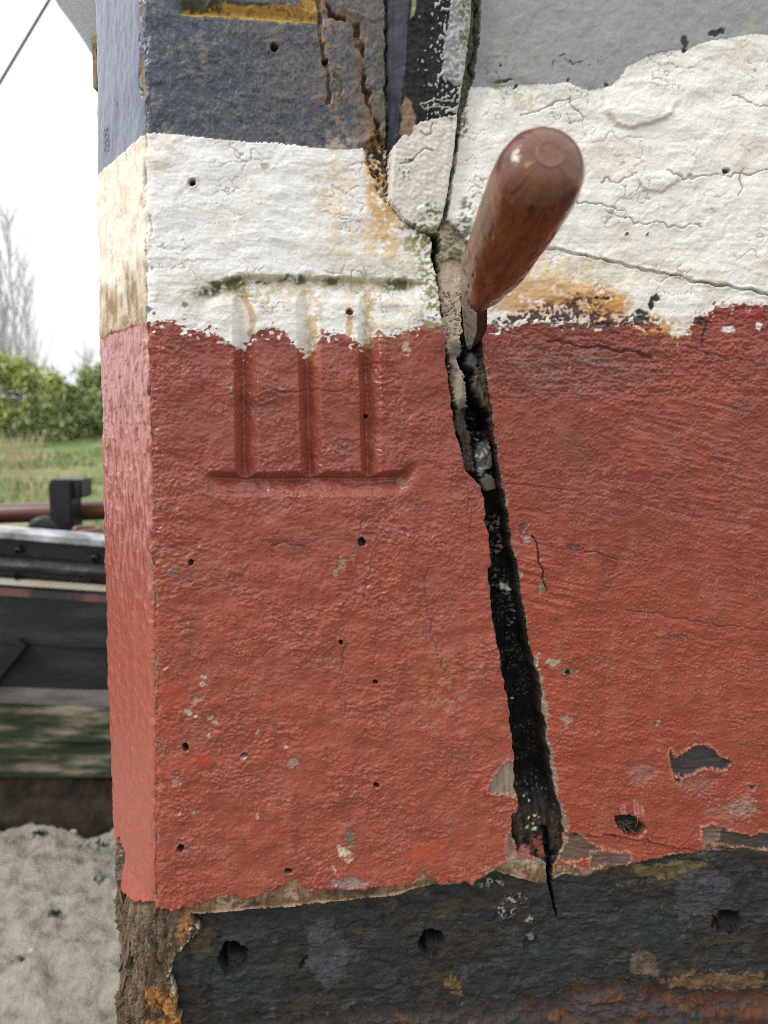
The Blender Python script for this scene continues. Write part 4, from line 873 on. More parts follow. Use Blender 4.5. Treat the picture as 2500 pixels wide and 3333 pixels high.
rcol = rcol * (1 - orr) + (np.array((0.085, 0.042, 0.020), np.float32) * (1 + 0.7 * n8 + 0.5 * n3)[:, None]) * orr
rdd = ss(fbm(MU / 18, MV / 9, 3, 163) + 0.0006 * (X - 2200), 0.1, 0.3)[:, None]
rcol = rcol * (1 - 0.6 * rdd) + np.array((0.13, 0.036, 0.022), np.float32) * 0.5 * rdd
C[rb] = rcol[rb]; H[rb] = (dH - 7 * ss(Y - RT, 0, 14) + 5 * ss(Y - RT, 30, 90) + 2.0 * lump)[rb]
# bolt holes
for x, y, rx, ry, dep in ((758, 3150, 48, 58, 22), (1414, 3096, 42, 44, 22), (2375, 3010, 46, 40, 12)):
    i, q, m = blob(x, y, rx, ry, 0.0, 0.09, 1.0 if x < 2000 else 2.0)
    rimm = np.exp(-((q - 1.12) / 0.14) ** 2); H[i] += 1.0 * rimm
    fill = ss(Y[i] + 8 * n3[i] - (y - 0.05 * ry), -10, 14) * ss(X[i] + 6 * n3[i] - (x - rx * 0.55), -8, 10)
    H[i] -= m * (dep - (dep - 6) * fill) - 1.5 * m * n3[i]
    mix(m * 0.95, (0.006, 0.005, 0.005), 0.9, i); mix(m * fill * 0.8, (0.030, 0.028, 0.026), 0.9, i)
i, q, m = blob(1735, 3085, 22, 28, 0, 0.4, 1.5); H[i] -= 4 * m; i, q, m = blob(1737, 3070, 12, 16, 0, 0.3, 1); mix(m, (0.15, 0.155, 0.17), 0.5, i); H[i] += 3 * m
i, q, m = blob(988, 3168, 16, 7, -0.9, 0.3, 0.8); H[i] -= 3 * m; mix(m, TAR, None, i)
for b in ((1690, 2945, 34, 12), (1650, 2985, 30, 18), (1600, 2890, 50, 14), (1735, 3010, 16, 10)):
    i, q, m = blob(*b, 0.1, 0.5, 1.8); mm = m * ss(n3[i] + n8[i], 0.0, 0.3) * dark[i]; mix(mm, (0.24, 0.23, 0.22), 0.45, i); H[i] += 2 * mm

i, d, m = line([(1776, 2700), (1790, 2790), (1789, 2851), (1803, 2923), (1821, 3000)], 8, 0.3)
tp_ = 1 - ss(Y[i], 2820, 3000)
m = (1 - ss(d + 2 * m4[i], 0.8 + 5 * tp_, 4 + 5 * tp_)) * (Y[i] < 3004); H[i] -= 6 * m; mix(m, TAR, 0.6, i)
# lower frequency fairness of old timber
H += 1.2 * n100
C = np.clip(C, 0.0025, 0.85); RO = np.clip(RO, 0.2, 0.95)

SP[inseam] = 0.10; SP[dark] = 0.16; SP[rot] = 0.12; SP[bwood] = 0.12; SP[isbat & (C[:, 0] < 0.1)] = 0.18; SP[inseam & (C[:, 0] > 0.2)] = 0.25; SP[blue] = 0.45
wet = inseam & (perlin(MU / 2.2, MV / 2.6, 117) > 0.30) & (n15 > -0.1); SP[wet] = 0.5; RO[wet] = 0.22
# --- positions
nrm = np.zeros((N, 3), np.float32)
tfm = ss(XL, -14, 0) * LEFT + ss(X - CX, 0, 14) * (~LEFT)
wgt = np.where(LEFT, 0.5 * ss(XL, -14, 0), 0.5 + 0.5 * ss(X - CX, 0, 14))
nrm = np.array(NL)[None, :] * (1 - wgt[:, None]) + np.array(NF)[None, :] * wgt[:, None]
ww = ss(-(XL + FWP), -14, 14) * LEFT
nrm = nrm * (1 - ww[:, None]) + np.array(NR)[None, :] * ww[:, None]
nrm /= np.linalg.norm(nrm, axis=1)[:, None]
P = BASE.reshape(-1, 3) + nrm * (H * 0.001)[:, None]

# --- cut into timbers
pid = np.full(N, 0, np.int8)
pid[inseam & (Y < 2815)] = 1
pid[isbat] = 2
pid[inplank & (Y < c1)] = 3
pid[inplank & (Y >= c1) & (Y < c2)] = 4
pid[inplank & (Y >= c2)] = 5
pid[dark & (X < SL)] = 6
pid[dark & (X >= SL)] = 7
pid[dark & (Y > RT)] = 8

mw, nt, b = new_mat('weathered_hull_paint')
at1 = nt.nodes.new('ShaderNodeAttribute'); at1.attribute_name = 'pigment'
at2 = nt.nodes.new('ShaderNodeAttribute'); at2.attribute_name = 'sheen'
at3 = nt.nodes.new('ShaderNodeAttribute'); at3.attribute_name = 'grain'
nn = noise_node(nt, 700, 4, 0.7)
mr = nt.nodes.new('ShaderNodeMapRange'); mr.inputs['From Min'].default_value = 0.3; mr.inputs['From Max'].default_value = 0.7; mr.inputs['To Min'].default_value = 0.86; mr.inputs['To Max'].default_value = 1.14
nt.links.new(nn.outputs['Fac'], mr.inputs['Value'])
vm = nt.nodes.new('ShaderNodeVectorMath'); vm.operation = 'SCALE'
nt.links.new(at1.outputs['Color'], vm.inputs[0]); nt.links.new(mr.outputs[0], vm.inputs['Scale'])
nt.links.new(vm.outputs[0], b.inputs['Base Color'])
nr = noise_node(nt, 260, 3, 0.6)
ma = nt.nodes.new('ShaderNodeMath'); ma.operation = 'MULTIPLY_ADD'; ma.inputs[1].default_value = 0.22
nt.links.new(nr.outputs['Fac'], ma.inputs[0])
mb = nt.nodes.new('ShaderNodeMath'); mb.operation = 'ADD'; mb.inputs[1].default_value = -0.11
nt.links.new(at2.outputs['Fac'], mb.inputs[0]); nt.links.new(mb.outputs[0], ma.inputs[2])
nt.links.new(ma.outputs[0], b.inputs['Roughness'])
nb = noise_node(nt, 850, 3, 0.65)
mg = nt.nodes.new('ShaderNodeMath'); mg.operation = 'MULTIPLY'
nt.links.new(nb.outputs['Fac'], mg.inputs[0]); nt.links.new(at3.outputs['Fac'], mg.inputs[1])
bp = nt.nodes.new('ShaderNodeBump'); bp.inputs['Distance'].default_value = 0.0005; bp.inputs['Strength'].default_value = 0.8
nt.links.new(mg.outputs[0], bp.inputs['Height']); nt.links.new(bp.outputs[0], b.inputs['Normal'])
at4 = nt.nodes.new('ShaderNodeAttribute'); at4.attribute_name = 'shine'
nt.links.new(at4.outputs['Fac'], b.inputs['Specular IOR Level'])

barge = empty('barge', (0.3, 0.75, 0.0))
tag(barge, 'old wooden barge bow with thick red, white and slate paint and an open seam', 'boat')
names = ['stem_post', 'seam_stopping', 'cover_batten', 'hull_plank', 'hull_plank', 'hull_plank', 'forefoot_timber', 'hull_plank', 'garboard_plank']
plabels = ['stem post carved with the numeral III, slate above white above red', 'black tarred seam with cream putty at its top', 'tapered batten, slate above and mossy white at its foot', 'grey and white painted plank at the top right', 'plank in white and red with orange rust between', 'red plank with a peeled black patch', 'dark tarred timber with bolt holes below the red paint', 'dark tarred plank with teal and brown patches', 'rusty orange and black timber along the bottom edge']
gi = np.arange(NRW * NC, dtype=np.int32).reshape(NRW, NC)
Q = np.stack([gi[:-1, :-1], gi[:-1, 1:], gi[1:, 1:], gi[1:, :-1]], -1).reshape(-1, 4)
qp = pid[Q[:, 0]]
parts = {}
for k in range(9):
    q = Q[qp == k]
    if not len(q): continue
    used, inv = np.unique(q.ravel(), return_inverse=True)
    ql_ = inv.reshape(-1, 4).astype(np.int64)
    # boundary edges get a skirt back into the hull
    e = np.concatenate([ql_[:, [0, 1]], ql_[:, [1, 2]], ql_[:, [2, 3]], ql_[:, [3, 0]]])
    key = np.minimum(e[:, 0], e[:, 1]) * len(used) + np.maximum(e[:, 0], e[:, 1])
    uq, ix, ct = np.unique(key, return_index=True, return_counts=True)
    be = e[ix[ct == 1]]
    bv, binv = np.unique(be.ravel(), return_inverse=True)
    back = P[used[bv]] - nrm[used[bv]] * (0.03 + 0.002 * k)
    co = np.concatenate([P[used], back])
    bq = binv.reshape(-1, 2) + len(used)
    sk = np.stack([be[:, 1], be[:, 0], bq[:, 0], bq[:, 1]], -1)
    me = mesh_np(names[k], co, np.concatenate([ql_, sk]))
    vi = np.concatenate([used, used[bv]])
    ca = me.attributes.new('pigment', 'FLOAT_COLOR', 'POINT'); ca.data.foreach_set('color', np.concatenate([C[vi], np.ones((len(vi), 1), np.float32)], 1).ravel())
    ra = me.attributes.new('sheen', 'FLOAT', 'POINT'); ra.data.foreach_set('value', RO[vi].astype(np.float32))
    sa = me.attributes.new('shine', 'FLOAT', 'POINT'); sa.data.foreach_set('value', SP[vi].astype(np.float32))
    ga = me.attributes.new('grain', 'FLOAT', 'POINT'); ga.data.foreach_set('value', GR[vi].astype(np.float32))
    o = link(names[k], me, mw, barge)
    o['label'] = plabels[k]
    parts[k] = o
# loose splinters on the rotten foot and fibres in the plug (sub-parts)
stem = parts[0]
wood_mat = rough_mat('rotten_wood', [(0.25, (0.03, 0.02, 0.013)), (0.5, (0.09, 0.062, 0.04)), (0.8, (0.18, 0.14, 0.095))], 60, 0.9, 0.001, 300, stretch=(1, 1, 0.15))
def sliver(l, w, t, bend):
    n = 7; co = []; q = []
    for k in range(n):
        f = k / (n - 1); ww = w * (0.5 + 0.5 * math.sin(math.pi * min(1, f + 0.25))) * (1 - 0.75 * f ** 3) * (0.85 + 0.3 * random.random())
        zz = l * f; yy = bend * f * f
        co += [(-ww, yy - t, zz), (ww, yy - t * 0.6, zz), (ww * 0.8, yy + t, zz), (-ww * 0.7, yy + t, zz)]
        if k:
            a = (k - 1) * 4; b = k * 4
            q += [(a + j, a + (j + 1) % 4, b + (j + 1) % 4, b + j) for j in range(4)]
    q += [(3, 2, 1, 0), (n * 4 - 4, n * 4 - 3, n * 4 - 2, n * 4 - 1)]
    return mesh_np('splinter', np.array(co), np.array(q), False)
sliv = [sliver(0.016, 0.0035, 0.0013, -0.002), sliver(0.011, 0.0028, 0.0012, 0.0015), sliver(0.022, 0.004, 0.0018, -0.0015), sliver(0.009, 0.0045, 0.0016, -0.0015)]
inv_off = -Vector(barge.location)
def grid_pt(xl_frac, yv, out=0.0):
    """point on the leading face at a fraction of its width and chart height yv"""
    r = int(np.argmin(np.abs(cY - yv))); c = int(round(NCL - 1 + xl_frac * (NCL - len(qw) - 1)))
    k = r * NC + c
    return Vector(P[k] + nrm[k] * out), Vector(nrm[k])
for k in range(24):
    fr = -1.0 + abs(random.gauss(0, 0.25))
    fr = max(-1.0, min(-0.02, fr))
    p, nv = grid_pt(fr, random.uniform(3010, 3330), random.uniform(-0.0015, 0.0006))
    o = bpy.data.objects.new('splinter', random.choice(sliv)); COL.objects.link(o)
    if not o.data.materials: o.data.materials.append(wood_mat)
    o.parent = stem; o.location = p
    zq = Vector((random.gauss(0, 0.09), random.gauss(0, 0.09), random.choice((1, -1)))).normalized()
    xq = zq.cross(nv).normalized(); yq = zq.cross(xq)
    o.rotation_euler = Matrix((xq, yq, zq)).transposed().to_euler()

def tube_mesh(name, pts, rads, seg=6, caps=True):
    pts = [Vector(p) for p in pts]; co = []; q = []
    n = len(pts); up_ = Vector((0.13, 0.21, 0.97))
    for k, p in enumerate(pts):
        d = (pts[min(k + 1, n - 1)] - pts[max(k - 1, 0)]).normalized()
        if abs(d.dot(up_)) > 0.97: a = d.cross(Vector((1, 0, 0))).normalized()
        else: a = d.cross(up_).normalized()
        b_ = d.cross(a); r = rads[k] if hasattr(rads, '__len__') else rads
        for j in range(seg):
            t = 2 * math.pi * j / seg
            co.append(p + (a * math.cos(t) + b_ * math.sin(t)) * r)
    for k in range(n - 1):
        for j in range(seg):
            q.append((k * seg + j, k * seg + (j + 1) % seg, (k + 1) * seg + (j + 1) % seg, (k + 1) * seg + j))
    return np.array([tuple(c) for c in co]), np.array(q)

fib_mat = rough_mat('oakum_fibre', [(0.3, (0.05, 0.03, 0.018)), (0.7, (0.22, 0.15, 0.10))], 300, 0.9, 0.0001)
def face_pt(x, y):
    k = int(np.argmin((X - x) ** 2 + (Y - y) ** 2 + 1e9 * LEFT)); return Vector(P[k]), Vector(nrm[k])
for k in range(26):
    x0, y0 = random.gauss(2050, 20), random.gauss(2690, 14)
    p, nv = face_pt(x0, y0)
    a = random.uniform(0, 6.28); l = random.uniform(0.004, 0.013)
    d = UX * math.cos(a) + Vector((0, 0, 1)) * math.sin(a)
    pts = [p - nv * 0.0005, p + nv * 0.003 + d * l * 0.4, p + nv * 0.004 + d * l * 0.8 + Vector((0, 0, -0.001)), p + nv * 0.004 + d * l]
    co, q = tube_mesh('f', pts, 0.00022, 4)
    link('oakum_fibre', mesh_np('oakum_fibre', co, q), fib_mat, parts[5])

# brass strap end on the far side of the stem
brass = rough_mat('tarnished_brass', [(0.35, (0.10, 0.05, 0.02)), (0.55, (0.30, 0.20, 0.06)), (0.75, (0.42, 0.36, 0.20))], 90, 0.5, 0.0006, 300)
bmm = bmesh.new()
a0 = at(299, 115, 0.655); a1 = at(303, 160, 0.655); a2 = at(306, 285, 0.655)
for p, q_, w_ in ((a0, a1, 0.0045), (a1, a2, 0.003)):
    d = (q_ - p); n_ = Vector((0, 1, 0)).cross(d).normalized()
    vs = []
    for yo in (0, 0.012):
        for pt in (p, q_):
            for sg in (-0.4, 1.6): vs.append(bmm.verts.new(pt + n_ * w_ * sg * 0.5 * -1 + Vector((0, yo, 0))))
    for f in ((0, 1, 3, 2), (4, 6, 7, 5), (0, 4, 5, 1), (2, 3, 7, 6), (0, 2, 6, 4), (1, 5, 7, 3)): bmm.faces.new([vs[t] for t in f])
me = bpy.data.meshes.new('strap'); bmm.to_mesh(me); bmm.free()
o = link('strap', me, brass, barge); o['label'] = 'tarnished brass strap end on the far edge of the stem head'

# ================================================================= THE SCRAPER DRIVEN INTO THE SEAM
A = cam_pt(1792, 500, 0.318); B = cam_pt(1566, 950, 0.462)
AX = (B - A); LEN = AX.length; AX.normalize()
e1 = AX.cross(Vector((0, 0, 1))).normalized(); e2 = AX.cross(e1).normalized()
tool = empty('seam_scraper', B)
tag(tool, 'old wooden handled steel scraper stuck upright in the open seam', 'hand tool')
NS, NT = 140, 128
tt = np.concatenate([np.linspace(0, 0.16, 50, endpoint=False) , np.linspace(0.16, 1.0, NT - 50)])
prof_t = [0, 0.003, 0.008, 0.02, 0.04, 0.07, 0.11, 0.17, 0.28, 0.42, 0.56, 0.68, 0.78, 0.87, 0.95, 1.0]
prof_r = [0.0, 0.0062, 0.0092, 0.0128, 0.0158, 0.0180, 0.0193, 0.0198, 0.0199, 0.0195, 0.0188, 0.0178, 0.0163, 0.0143, 0.0120, 0.0112]
rr_ = np.interp(tt, prof_t, prof_r) * np.interp(tt, (0, 0.6, 1), (1.05, 1.03, 0.98))
for _ in range(3): rr_[2:-2] = 0.25 * rr_[1:-3] + 0.5 * rr_[2:-2] + 0.25 * rr_[3:-1]
th = np.arange(NS) * 2 * math.pi / NS
TT, TH = np.meshgrid(tt, th, indexing='ij')
sq = 2.0 + 2.2 * ss(TT, 0.55, 1.0)
ct_, st_ = np.cos(TH + 0.5), np.sin(TH + 0.5)
sup = (np.abs(ct_) ** sq + np.abs(st_) ** sq) ** (-1 / sq)
wob = 1 + 0.018 * perlin(TT * 9, ct_ * 2.1 + 7, 5) + 0.005 * perlin(TT * 26, st_ * 4 + ct_ * 3 + 7, 6) - 0.03 * ss(perlin(TT * 12 + 5, ct_ * 3 + st_ * 4 + 3, 8), 0.42, 0.6)
RR = rr_[:, None] * sup * wob
TT2 = TT + 0
RR = RR * (1 + 0.035 * ss(TT, 0.932, 0.938))
cen = np.array(A)[None, None, :] + (TT2 * LEN)[..., None] * np.array(AX)
HP = cen + (RR * np.cos(TH))[..., None] * np.array(e1) + (RR * np.sin(TH))[..., None] * np.array(e2)
# pigment of the handle: worn varnish over reddish wood, dark smudges, scratches
g1 = fbm(TT * 9 + 3, TH * 6.0, 4, 201); g2 = fbm(TT * 5, ct_ * 2 + st_ * 1.3 + 9, 4, 203); g3 = fbm(TT * 34, ct_ * 7 + st_ * 5, 4, 205); grain_ = fbm(TT * 4, TH * 22, 3, 207)
hc = np.array((0.150, 0.050, 0.018)) * (1 + 0.35 * g2 + 0.5 * grain_ + 0.2 * g3)[..., None]
pale = (ss(g2 + 0.4 * g3, 0.15, 0.6) * 0.45)[..., None]; hc = hc * (1 - pale) + np.array((0.22, 0.09, 0.04)) * pale
dkm = (ss(g1 + 0.5 * g3, 0.25, 0.6) * 0.65)[..., None]; hc = hc * (1 - dkm) + np.array((0.030, 0.014, 0.010)) * dkm
endg = ((1 - ss(TT, 0.03, 0.16)) * 0.4)[..., None]; hc = hc * (1 - endg) + np.array((0.10, 0.042, 0.028)) * endg
def pj(Pm):
    d = Pm - np.array(EYE); dep = d[..., 1] * math.cos(TILT) - d[..., 2] * math.sin(TILT); yy = d[..., 1] * math.sin(TILT) + d[..., 2] * math.cos(TILT)
    return 1250 + FPX * d[..., 0] / dep, 1666.5 - FPX * yy / dep
scr = np.abs(perlin(TT * 26 + 3 * np.cos(TH + 1), TT * 9 + TH * 7, 211)); scm = (ss(0.03 - scr, 0, 0.03) * ss(g2, 0.0, 0.4) * 0.5)[..., None]; hc = hc * (1 - scm) + np.array((0.30, 0.17, 0.09)) * scm
# smudges sit at fixed places on the handle: (fraction along, angle)
def hspot(t0, a0_, rt_, ra_, col, amt):
    global hc
    da = np.angle(np.exp(1j * (TH - a0_)))
    q = np.hypot((TT + 0.006 * g3 - t0) / rt_, (da + 0.05 * g3) / ra_); m = ((1 - ss(q, 0.5, 1.1)) * amt)[..., None]
    hc = hc * (1 - m) + np.array(col) * m
hx, hy = pj(HP)
vis = ((np.array(EYE) - HP) * (HP - cen)).sum(-1) > 0
def on_handle(x, y):
    d = (hx - x) ** 2 + (hy - y) ** 2 + 1e9 * (~vis); k = np.unravel_index(np.argmin(d), d.shape); return tt[k[0]], th[k[1]]
for x, y, a_, b_ in ((1591, 680, 0.03, 0.10), (1572, 735, 0.022, 0.09), (1600, 748, 0.028, 0.08)):
    t0, a0_ = on_handle(x, y); hspot(t0, a0_, a_, b_, (0.035, 0.032, 0.034), 0.8)
for x, y, a_, b_ in ((1720, 778, 0.012, 0.35), (1730, 680, 0.02, 0.12), (1650, 520, 0.03, 0.10), (1850, 640, 0.02, 0.3)):
    t0, a0_ = on_handle(x, y); hspot(t0, a0_, a_, b_, (0.022, 0.010, 0.008), 0.7)
t0, a0_ = on_handle(1712, 540); hspot(t0, a0_, 0.006, 0.12, (0.40, 0.20, 0.07), 0.8)
col_band = TT > 0.935; hc[col_band] = np.array((0.085, 0.018, 0.012)) * (1 + 0.3 * g3[col_band])[:, None]
gi2 = np.arange(NT * NS).reshape(NT, NS)
qh = np.stack([gi2[:-1], np.roll(gi2[:-1], -1, 1), np.roll(gi2[1:], -1, 1), gi2[1:]], -1).reshape(-1, 4)[:, ::-1]
endc = NT * NS
co = np.concatenate([HP.reshape(-1, 3), np.array(B)[None, :]])
tri = np.stack([gi2[-1], np.full(NS, endc), np.roll(gi2[-1], -1)], -1)
me = mesh_np('handle', co, qh, True, tri)
ca = me.attributes.new('pigment', 'FLOAT_COLOR', 'POINT')
hcf = np.clip(np.concatenate([hc.reshape(-1, 3), [(0.05, 0.015, 0.01)]]), 0.004, 0.8); ca.data.foreach_set('color', np.concatenate([hcf, np.ones((len(hcf), 1))], 1).astype(np.float32).ravel())
hm, nt, b = new_mat('varnished_wood')
a1_ = nt.nodes.new('ShaderNodeAttribute'); a1_.attribute_name = 'pigment'
nt.links.new(a1_.outputs['Color'], b.inputs['Base Color'])
nn = noise_node(nt, 120, 5, 0.7); mr = nt.nodes.new('ShaderNodeMapRange'); mr.inputs['To Min'].default_value = 0.08; mr.inputs['To Max'].default_value = 0.28
nt.links.new(nn.outputs['Fac'], mr.inputs['Value']); nt.links.new(mr.outputs[0], b.inputs['Roughness'])
nb = noise_node(nt, 420, 4, 0.6); bp = nt.nodes.new('ShaderNodeBump'); bp.inputs['Distance'].default_value = 0.0003; bp.inputs['Strength'].default_value = 0.7
nt.links.new(nb.outputs['Fac'], bp.inputs['Height']); nt.links.new(bp.outputs[0], b.inputs['Normal'])
b.inputs['Specular IOR Level'].default_value = 0.5
handle = link('handle', me, hm, tool); handle['label'] = 'reddish brown varnished wooden handle, worn and scratched'
# rivet let into the butt
rv = rough_mat('tang_rivet', [(0.35, (0.12, 0.045, 0.020)), (0.6, (0.17, 0.072, 0.032))], 500, 0.32, 0.0004, 500, spec=0.5)
co = []; q = []; RV = [(0.0062, 0.0022), (0.0066, 0.0018), (0.0064, 0.0013), (0.0059, 0.0011), (0.0055, 0.0013), (0.003, 0.0011), (0.0003, 0.0010)]
for r_, dz in RV:
    for j in range(32):
        a = 2 * math.pi * j / 32; w_ = 1 + 0.03 * math.sin(3 * a + 1)
        co.append(tuple(A + AX * dz * 0.9 - AX * 0.0010 + (e1 * math.cos(a) + e2 * math.sin(a)) * r_ * w_))
for k in range(len(RV) - 1):
    for j in range(32): q.append((k * 32 + j, k * 32 + (j + 1) % 32, (k + 1) * 32 + (j + 1) % 32, (k + 1) * 32 + j))
link('tang_rivet', mesh_np('tang_rivet', np.array(co), np.array(q)), rv, tool)
# blade
steel = rough_mat('worn_steel', [(0.3, (0.14, 0.125, 0.11)), (0.5, (0.32, 0.29, 0.26)), (0.7, (0.48, 0.45, 0.42))], 150, 0.40, 0.0003, 500, stretch=(4, 1, 0.5), metal=0.1)
dsteel = rough_mat('blackened_steel', [(0.35, (0.018, 0.010, 0.009)), (0.7, (0.05, 0.03, 0.026))], 160, 0.5, 0.0003, 600, metal=0.3)
secs = [[(1497, 915, 0.462), (1552, 950, 0.445), (1590, 948, 0.452)], [(1502, 960, 0.476), (1553, 1000, 0.464), (1587, 996, 0.472)], [(1504, 1010, 0.497), (1553, 1040, 0.486), (1587, 1038, 0.493)], [(1509, 1075, 0.525), (1553, 1076, 0.508), (1586, 1075, 0.514)], [(1517, 1125, 0.548), (1538, 1122, 0.536), (1570, 1103, 0.540)], [(1523, 1150, 0.572), (1530, 1146, 0.566), (1556, 1130, 0.568)]]
co = []; qb = []; qs_ = []
for sct in secs:
    pts = [cam_pt(*p) for p in sct]
    back = cam_pt(sct[2][0] - 8, sct[2][1] - 4, sct[2][2] + 0.010); back2 = cam_pt(sct[0][0] + 14, sct[0][1] - 6, sct[0][2] + 0.008)
    co += [tuple(p) for p in (pts[0], pts[1], pts[2], back, back2)]
for k in range(len(secs) - 1):
    for j in range(5):
        f = (k * 5 + j, k * 5 + (j + 1) % 5, (k + 1) * 5 + (j + 1) % 5, (k + 1) * 5 + j)
        (qs_ if j == 1 else qb).append(f)
me = mesh_np('blade', np.array(co), np.array(qb + qs_), False, None)
o = link('blade', me, steel, tool); me.materials.append(dsteel)
mi = np.zeros(len(qb) + len(qs_), np.int32); mi[len(qb):] = 1; me.polygons.foreach_set('material_index', mi)
bv = o.modifiers.new('bevel', 'BEVEL'); bv.width = 0.0005; bv.segments = 2; bv.limit_method = 'ANGLE'

# ================================================================= MUD, BANK
mud = rough_mat('mud', [(0.28, (0.11, 0.094, 0.072)), (0.46, (0.25, 0.22, 0.175)), (0.75, (0.34, 0.305, 0.25))], 24, 0.6, 0.025, 70)
gx = np.concatenate([[-900, -300, -100, -40, -15, -7], np.arange(-4.2, 1.4, 0.016), [3, 8, 20, 60, 200, 900]])
gy = np.concatenate([[-900, -200, -50, -12, -4, -1], np.arange(0.2, 4.2, 0.02), [4.6, 5.5, 7, 9, 14, 30, 100, 400, 1500]])
GXm, GYm = np.meshgrid(gx, gy)
inner = ((GXm > -4.3) & (GXm < 1.5) & (GYm > 0.1) & (GYm < 4.3)).astype(float)
gz = inner * (0.03 * fbm(GXm * 3, GYm * 3, 4, 301) + 0.042 * fbm(GXm * 9, GYm * 10, 4, 303, 0.6) + 0.045 * np.maximum(0, fbm(GXm * 17, GYm * 21, 3, 305) - 0.1))
gid = np.arange(gx.size * gy.size).reshape(gy.size, gx.size)
me = mesh_np('mud', np.stack([GXm, GYm, gz], -1).reshape(-1, 3), np.stack([gid[:-1, :-1], gid[:-1, 1:], gid[1:, 1:], gid[1:, :-1]], -1).reshape(-1, 4))
tag(link('mud', me, mud), kind='structure')

grass_m = rough_mat('bank_turf', [(0.3, (0.055, 0.085, 0.018)), (0.5, (0.11, 0.15, 0.035)), (0.62, (0.22, 0.19, 0.09)), (0.8, (0.30, 0.25, 0.14))], 0.55, 0.9, 0.05, 9)
def bank_z(x, y): return np.interp(y, (6, 8, 10, 20, 40, 120, 1500), (-0.05, 0.18, 0.42, 0.92, 1.25, 1.3, 1.2)) + 0.10 * fbm(np.asarray(x) / 3.0, np.asarray(y) / 3.0, 3, 311) * np.clip((np.asarray(y) - 6) / 3, 0, 1)
bx = np.concatenate([[-900, -200, -60], np.linspace(-30, 12, 120), [40, 200, 900]]); by = np.concatenate([np.linspace(6, 42, 110), [60, 120, 400, 1500]])
BXm, BYm = np.meshgrid(bx, by); bz = bank_z(BXm.ravel(), BYm.ravel()).reshape(BXm.shape)
gid = np.arange(bx.size * by.size).reshape(by.size, bx.size)
me = mesh_np('grass_bank', np.stack([BXm, BYm, bz], -1).reshape(-1, 3), np.stack([gid[:-1, :-1], gid[:-1, 1:], gid[1:, 1:], gid[1:, :-1]], -1).reshape(-1, 4))
tag(link('grass_bank', me, grass_m), kind='structure')

def blades(name, n, col_stops, ys, hgt, wid, label, keep):
    y = ys[0] + (ys[1] - ys[0]) * rng.random(n) ** 0.8; x = y * (-0.75 + 0.62 * rng.random(n))
    k = keep(x, y); x, y = x[k], y[k]; n = len(x); z = bank_z(x, y) - 0.02
    h = hgt * (0.5 + rng.random(n)); a = rng.random(n) * 6.28; w_ = wid * (0.6 + 0.8 * rng.random(n)); lx = h * 0.5 * (rng.random(n) - 0.5); ly = h * 0.5 * (rng.random(n) - 0.5)
    p0 = np.stack([x - np.cos(a) * w_, y - np.sin(a) * w_, z], -1); p1 = np.stack([x + np.cos(a) * w_, y + np.sin(a) * w_, z], -1)
    p2 = np.stack([x + lx * 0.5 + np.cos(a) * w_ * 0.7, y + ly * 0.5 + np.sin(a) * w_ * 0.7, z + h * 0.6], -1); p3 = np.stack([x + lx * 1.5, y + ly * 1.5, z + h], -1)
    co = np.stack([p0, p1, p2, p3], 1).reshape(-1, 3); q = np.arange(n * 4).reshape(-1, 4)
    m = rough_mat(name, col_stops, 1.3, 0.8, 0.001)
    tag(link(name, mesh_np(name, co, q, False), m), label, 'grass', kind='stuff')
blades('bank_grass', 16000, [(0.35, (0.09, 0.14, 0.025)), (0.65, (0.17, 0.22, 0.05))], (8, 22), 0.09, 0.012, 'short green grass covering the far bank', lambda x, y: (fbm(x / 2, y / 2, 2, 321) > -0.1))
blades('dry_reeds', 1500, [(0.35, (0.30, 0.24, 0.13)), (0.65, (0.42, 0.34, 0.20))], (7.5, 19), 0.34, 0.010, 'dry straw coloured reeds along the foot of the bank', lambda x, y: (fbm(x / 2, y / 2, 2, 321) <= 0.05) & ((y < 11.5) | (x / y < -0.46)))

